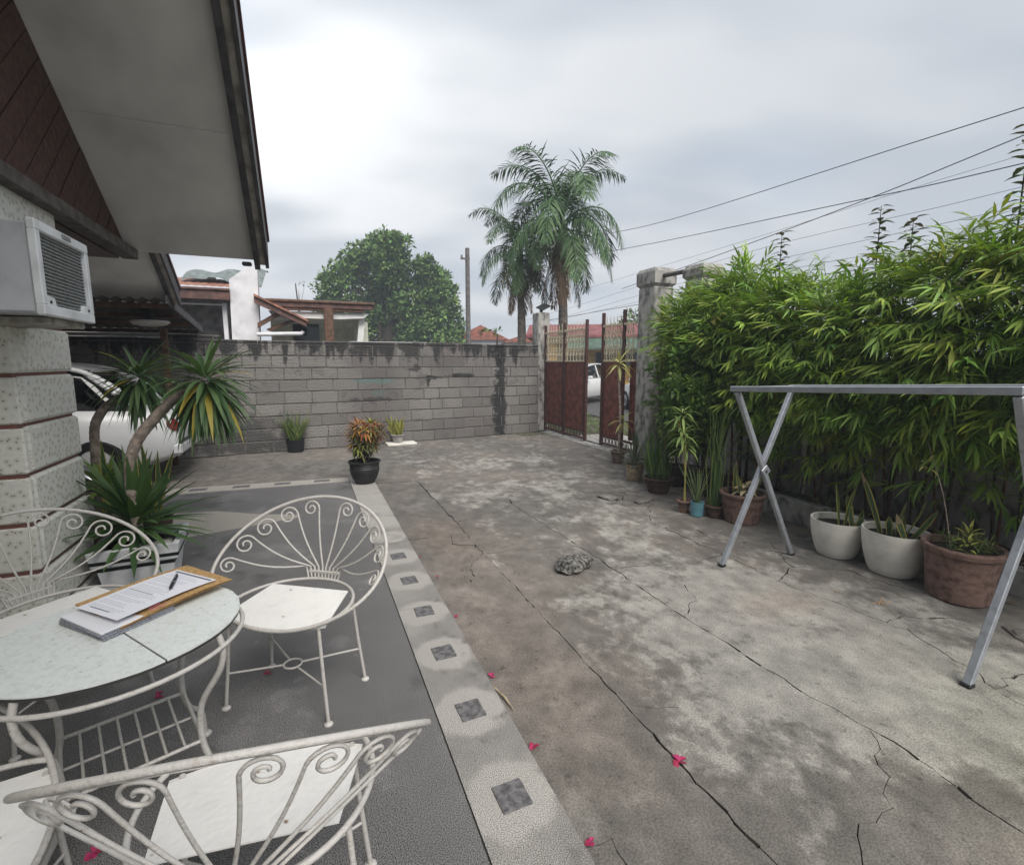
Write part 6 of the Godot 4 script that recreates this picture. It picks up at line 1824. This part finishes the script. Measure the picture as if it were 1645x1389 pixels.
	trunk(p, "cane", [Vector3.ZERO, Vector3(0.02, 0.5, 0), Vector3(-0.02, 1.0, 0), Vector3(-0.02, 1.2, 0)], [0.018, 0.016, 0.014, 0.012], mats.bark, 8)
	put(p, "leaf_head", rosette(15, 0.27, 0.042, 1.1, -0.6, 1.1, Color(0.36, 0.38, 0.10), Color(0.5, 0.48, 0.2)), mats.leaf, Vector3(-0.02, 1.2, 0))
	put(p, "leaf_head", rosette(11, 0.22, 0.036, 1.0, -0.6, 1.1, Color(0.28, 0.32, 0.08), Color(0.48, 0.42, 0.14)), mats.leaf, Vector3(0.03, 0.42, 0.05))
	pot("brown_pot", "dark clay pot half hidden behind the clay bowl", Vector3(3.86, 0, -4.45), 0.12, 0.09, 0.24, mats.terracotta_dark, 0.03)
	p = plant("rubber_plant", "broad pale leaves on a thin stem behind the clay bowl", Vector3(3.86, 0.2, -4.45))
	trunk(p, "stem", [Vector3.ZERO, Vector3(-0.04, 0.3, 0), Vector3(-0.1, 0.6, 0.02)], [0.01, 0.008, 0.004], mats.bark_dark, 6)
	for q in [Vector3(-0.1, 0.58, 0.02), Vector3(-0.16, 0.42, 0.1), Vector3(-0.05, 0.75, -0.05)]: put(p, "leaves", rosette(13, 0.18, 0.065, 1.0, -0.4, 0.6, Color(0.14, 0.22, 0.09), Color(0.3, 0.36, 0.19)), mats.leaf, q)
	p = plant("grass_tuft", "arching grass tuft at the trough behind the white tubs", Vector3(3.98, 0.12, -2.72))
	for k in 60:
		m = Mb.new(); m.col = Color(0.07, 0.12, 0.035).lerp(Color(0.26, 0.24, 0.09), rng.randf() * rng.randf())
		var a := R(0, TAU)
		m.leaf(Vector3(R(-.05, .05), 0, R(-.07, .07)), Vector3(cos(a) * 0.7, R(0.6, 1.2), sin(a) * 0.7), Vector3.UP, R(0.25, 0.5), 0.01, R(0.8, 1.8), 0.2, 4, 0.2)
		put(p, "blade", m, mats.leaf)
	# croton in a ribbed black pot at the end of the border
	p = thing("black_pot", "round black glazed pot with ribbed neck at the end of the border strip", "pot", Vector3(0.56, 0.026, -5.83))
	m = Mb.new()
	m.lathe([Vector2(0.095, 0), Vector2(0.102, 0.01), Vector2(0.14, 0.07), Vector2(0.163, 0.14), Vector2(0.166, 0.18), Vector2(0.158, 0.192), Vector2(0.166, 0.2), Vector2(0.158, 0.212), Vector2(0.168, 0.222), Vector2(0.162, 0.234), Vector2(0.182, 0.248), Vector2(0.182, 0.262), Vector2(0.168, 0.264), Vector2(0.155, 0.2)], 40)
	put(p, "pot_body", m, mats.pot_black)
	m = Mb.new(); m.lathe([Vector2(0.16, 0.225), Vector2(0.08, 0.235), Vector2(0, 0.24)], 20); put(p, "soil", m, mats.soil)
	p = plant("croton", "croton with red, orange and yellow leaves in the black pot", Vector3(0.56, 0.25, -5.83))
	for k in 13:
		var a := k * 0.97
		var e := Vector3(cos(a) * R(.08, .24), R(0.18, 0.42), sin(a) * R(.06, .2))
		trunk(p, "stem", [Vector3(cos(a) * 0.03, 0, sin(a) * 0.03), e * 0.6, e], [0.007, 0.005, 0.003], mats.bark_dark, 5)
		var cc: Array = [[Color(0.30, 0.06, 0.03), Color(0.45, 0.22, 0.04)], [Color(0.10, 0.13, 0.03), Color(0.26, 0.28, 0.05)], [Color(0.42, 0.28, 0.04), Color(0.35, 0.10, 0.05)], [Color(0.06, 0.09, 0.025), Color(0.14, 0.06, 0.03)]][k % 4]
		put(p, "leaf_head", rosette(26, 0.13, 0.03, 1.2, -0.9, 0.7, cc[0], cc[1], 3), mats.leaf, e)
		put(p, "lower_leaves", rosette(14, 0.11, 0.032, 0.6, -1.0, 0.8, Color(0.05, 0.07, 0.025), Color(0.16, 0.15, 0.05), 3), mats.leaf, e * 0.55)
	pot("black_plastic_pot", "black plastic pot against the middle of the block wall", Vector3(-0.22, 0, -8.48), 0.135, 0.115, 0.20, mats.plastic_black)
	p = plant("grassy_plant", "dense upright green blades in the black plastic pot", Vector3(-0.22, 0.17, -8.48))
	for k in 70:
		m = Mb.new(); m.col = Color(0.05, 0.10, 0.03).lerp(Color(0.19, 0.22, 0.06), rng.randf())
		m.leaf(Vector3(R(-.08, .08), 0, R(-.08, .08)), Vector3(R(-.6, .6), 1, R(-.5, .5)), Vector3(R(-1, 1), 0, R(-1, 1)), R(0.34, 0.54), 0.026, R(0.0, 0.3), 0.3, 3, 0.3)
		put(p, "blade", m, mats.leaf)
	p = thing("stone_slab", "flat white slab on the ground under the small pot", "slab", Vector3(1.45, 0, -8.60), 0.05)
	bar(p, "slab", Vector3(0, 0.014, 0), Vector3(0.5, 0.035, 0.26), mats.pot_white, 0.006)
	pot("small_grey_pot", "small grey pot on the white slab by the block wall", Vector3(1.40, 0.032, -8.62), 0.10, 0.078, 0.14, mats.concrete, 0.02)
	p = plant("yellow_snake_plant", "yellowish upright leaves in the small pot on the slab", Vector3(1.40, 0.14, -8.62))
	for k in 30:
		m = Mb.new(); snake(m, Vector3(R(-.06, .06), 0, R(-.06, .06)), Vector3(R(-.6, .6), 1, R(-.5, .5)), R(0.22, 0.38), 0.038, Color(0.2, 0.22, 0.05)); put(p, "leaf", m, mats.leaf)

func litter() -> void:
	var P := [[Vector3(1.15, 0, -1.24), 1.5], [Vector3(0.70, 0, -1.95), 1.0], [Vector3(0.70, 0, -1.5), 1.0], [Vector3(0.70, 0, -1.1), 1.0], [Vector3(0.70, 0, -2.53), 0.9], [Vector3(-0.23, 0.022, -2.32), 0.9], [Vector3(-0.64, 0.022, -2.32), 1.1], [Vector3(-0.63, 0.022, -1.59), 1.2], [Vector3(0.73, 0, -3.07), 0.7], [Vector3(0.69, 0, -3.45), 0.6], [Vector3(-0.45, 0.022, -1.66), 0.8]]
	var L := ["largest bright pink petal on the driveway joint", "pink petal at the border strip beside the stick", "pink petal below the stick at the strip edge", "pink petal lowest along the border strip edge", "pink petal by the crack across the border strip", "pink petal on the terrace under the right chair", "pink petal under the table shelf", "pink petal in the bottom left near the corner chair", "faint pink petal near the curved driveway crack", "tiny pink petal at the strip edge further up", "pink petal between the table legs"]
	for i in P.size():
		var t := thing("fallen_petal", L[i], "petal", P[i][0] + Vector3(0, 0.002, 0), R(0, 6), "fallen bougainvillea petals")
		var m := Mb.new()
		for k in 4:
			m.col = Color(0.30, 0.012, 0.055).lerp(Color(0.42, 0.035, 0.13), rng.randf())
			var a := k * 1.6 + R(-.5, .5)
			m.leaf(Vector3(0, 0.001, 0), Vector3(cos(a), R(0.2, 0.9), sin(a)), Vector3(R(-.6, .6), 1, R(-.6, .6)), R(0.018, 0.026) * P[i][1], R(0.014, 0.022) * P[i][1], R(0.3, 1.2), R(-.3, .5), 4, 0.5)
		put(t, "bract", m, mats.petal)
	var st := thing("dry_stick", "pale dry stick lying along the border strip edge", "stick", Vector3(0.692, 0.004, -1.78), 0.15)
	var m := Mb.new()
	m.tube([Vector3(0, 0.004, -0.09), Vector3(0.006, 0.007, 0), Vector3(0, 0.004, 0.08)], [0.003, 0.0055, 0.002], 6)
	put(st, "twig", m, mats.pot_cream)
	var xf := []; var co := []
	var lm := Mb.new()
	lm.col = Color(0.22, 0.15, 0.08)
	lm.leaf(Vector3(0, 0.004, 0), Vector3(0, 0.12, -1), Vector3.UP, 0.07, 0.02, 0.25, 0.4, 3, 0.4)
	for k in 260:
		var p := Vector3(R(3.75, 4.45), 0.0, R(-4.6, -0.9))
		if p.x > 4.0: p.y = 0.13
		xf.append(Transform3D(Basis.from_euler(Vector3(R(-.2, .2), R(0, TAU), 0)).scaled(Vector3.ONE * R(0.5, 1.4)), p)); co.append(Color(1, 1, 1) * R(0.5, 1.6))
	for k in 60:
		xf.append(Transform3D(Basis(Vector3.UP, R(0, TAU)).scaled(Vector3.ONE * R(0.25, 0.6)), Vector3(R(2.9, 3.7), 0.003, R(-4.8, -1.0)))); co.append(Color(1, 1, 1) * R(0.7, 2.0))
	var l := swarm(self, "leaf_litter", lm.mesh(), mats.dry, xf, co)
	meta(l, "dry brown leaves scattered along the foot of the fence", "leaves")
	var st2 := thing("straw_bits", "few dry yellow straws on the driveway near the white tubs", "straw", Vector3(3.05, 0.0, -1.72), 0.3)
	for k in 4:
		m = Mb.new()
		m.tube([Vector3(R(-.06, .06), 0.005, R(-.03, .03)), Vector3(R(-.1, .1), 0.007, R(-.06, .06))], 0.0016, 4)
		put(st2, "straw", m, mats.manila)
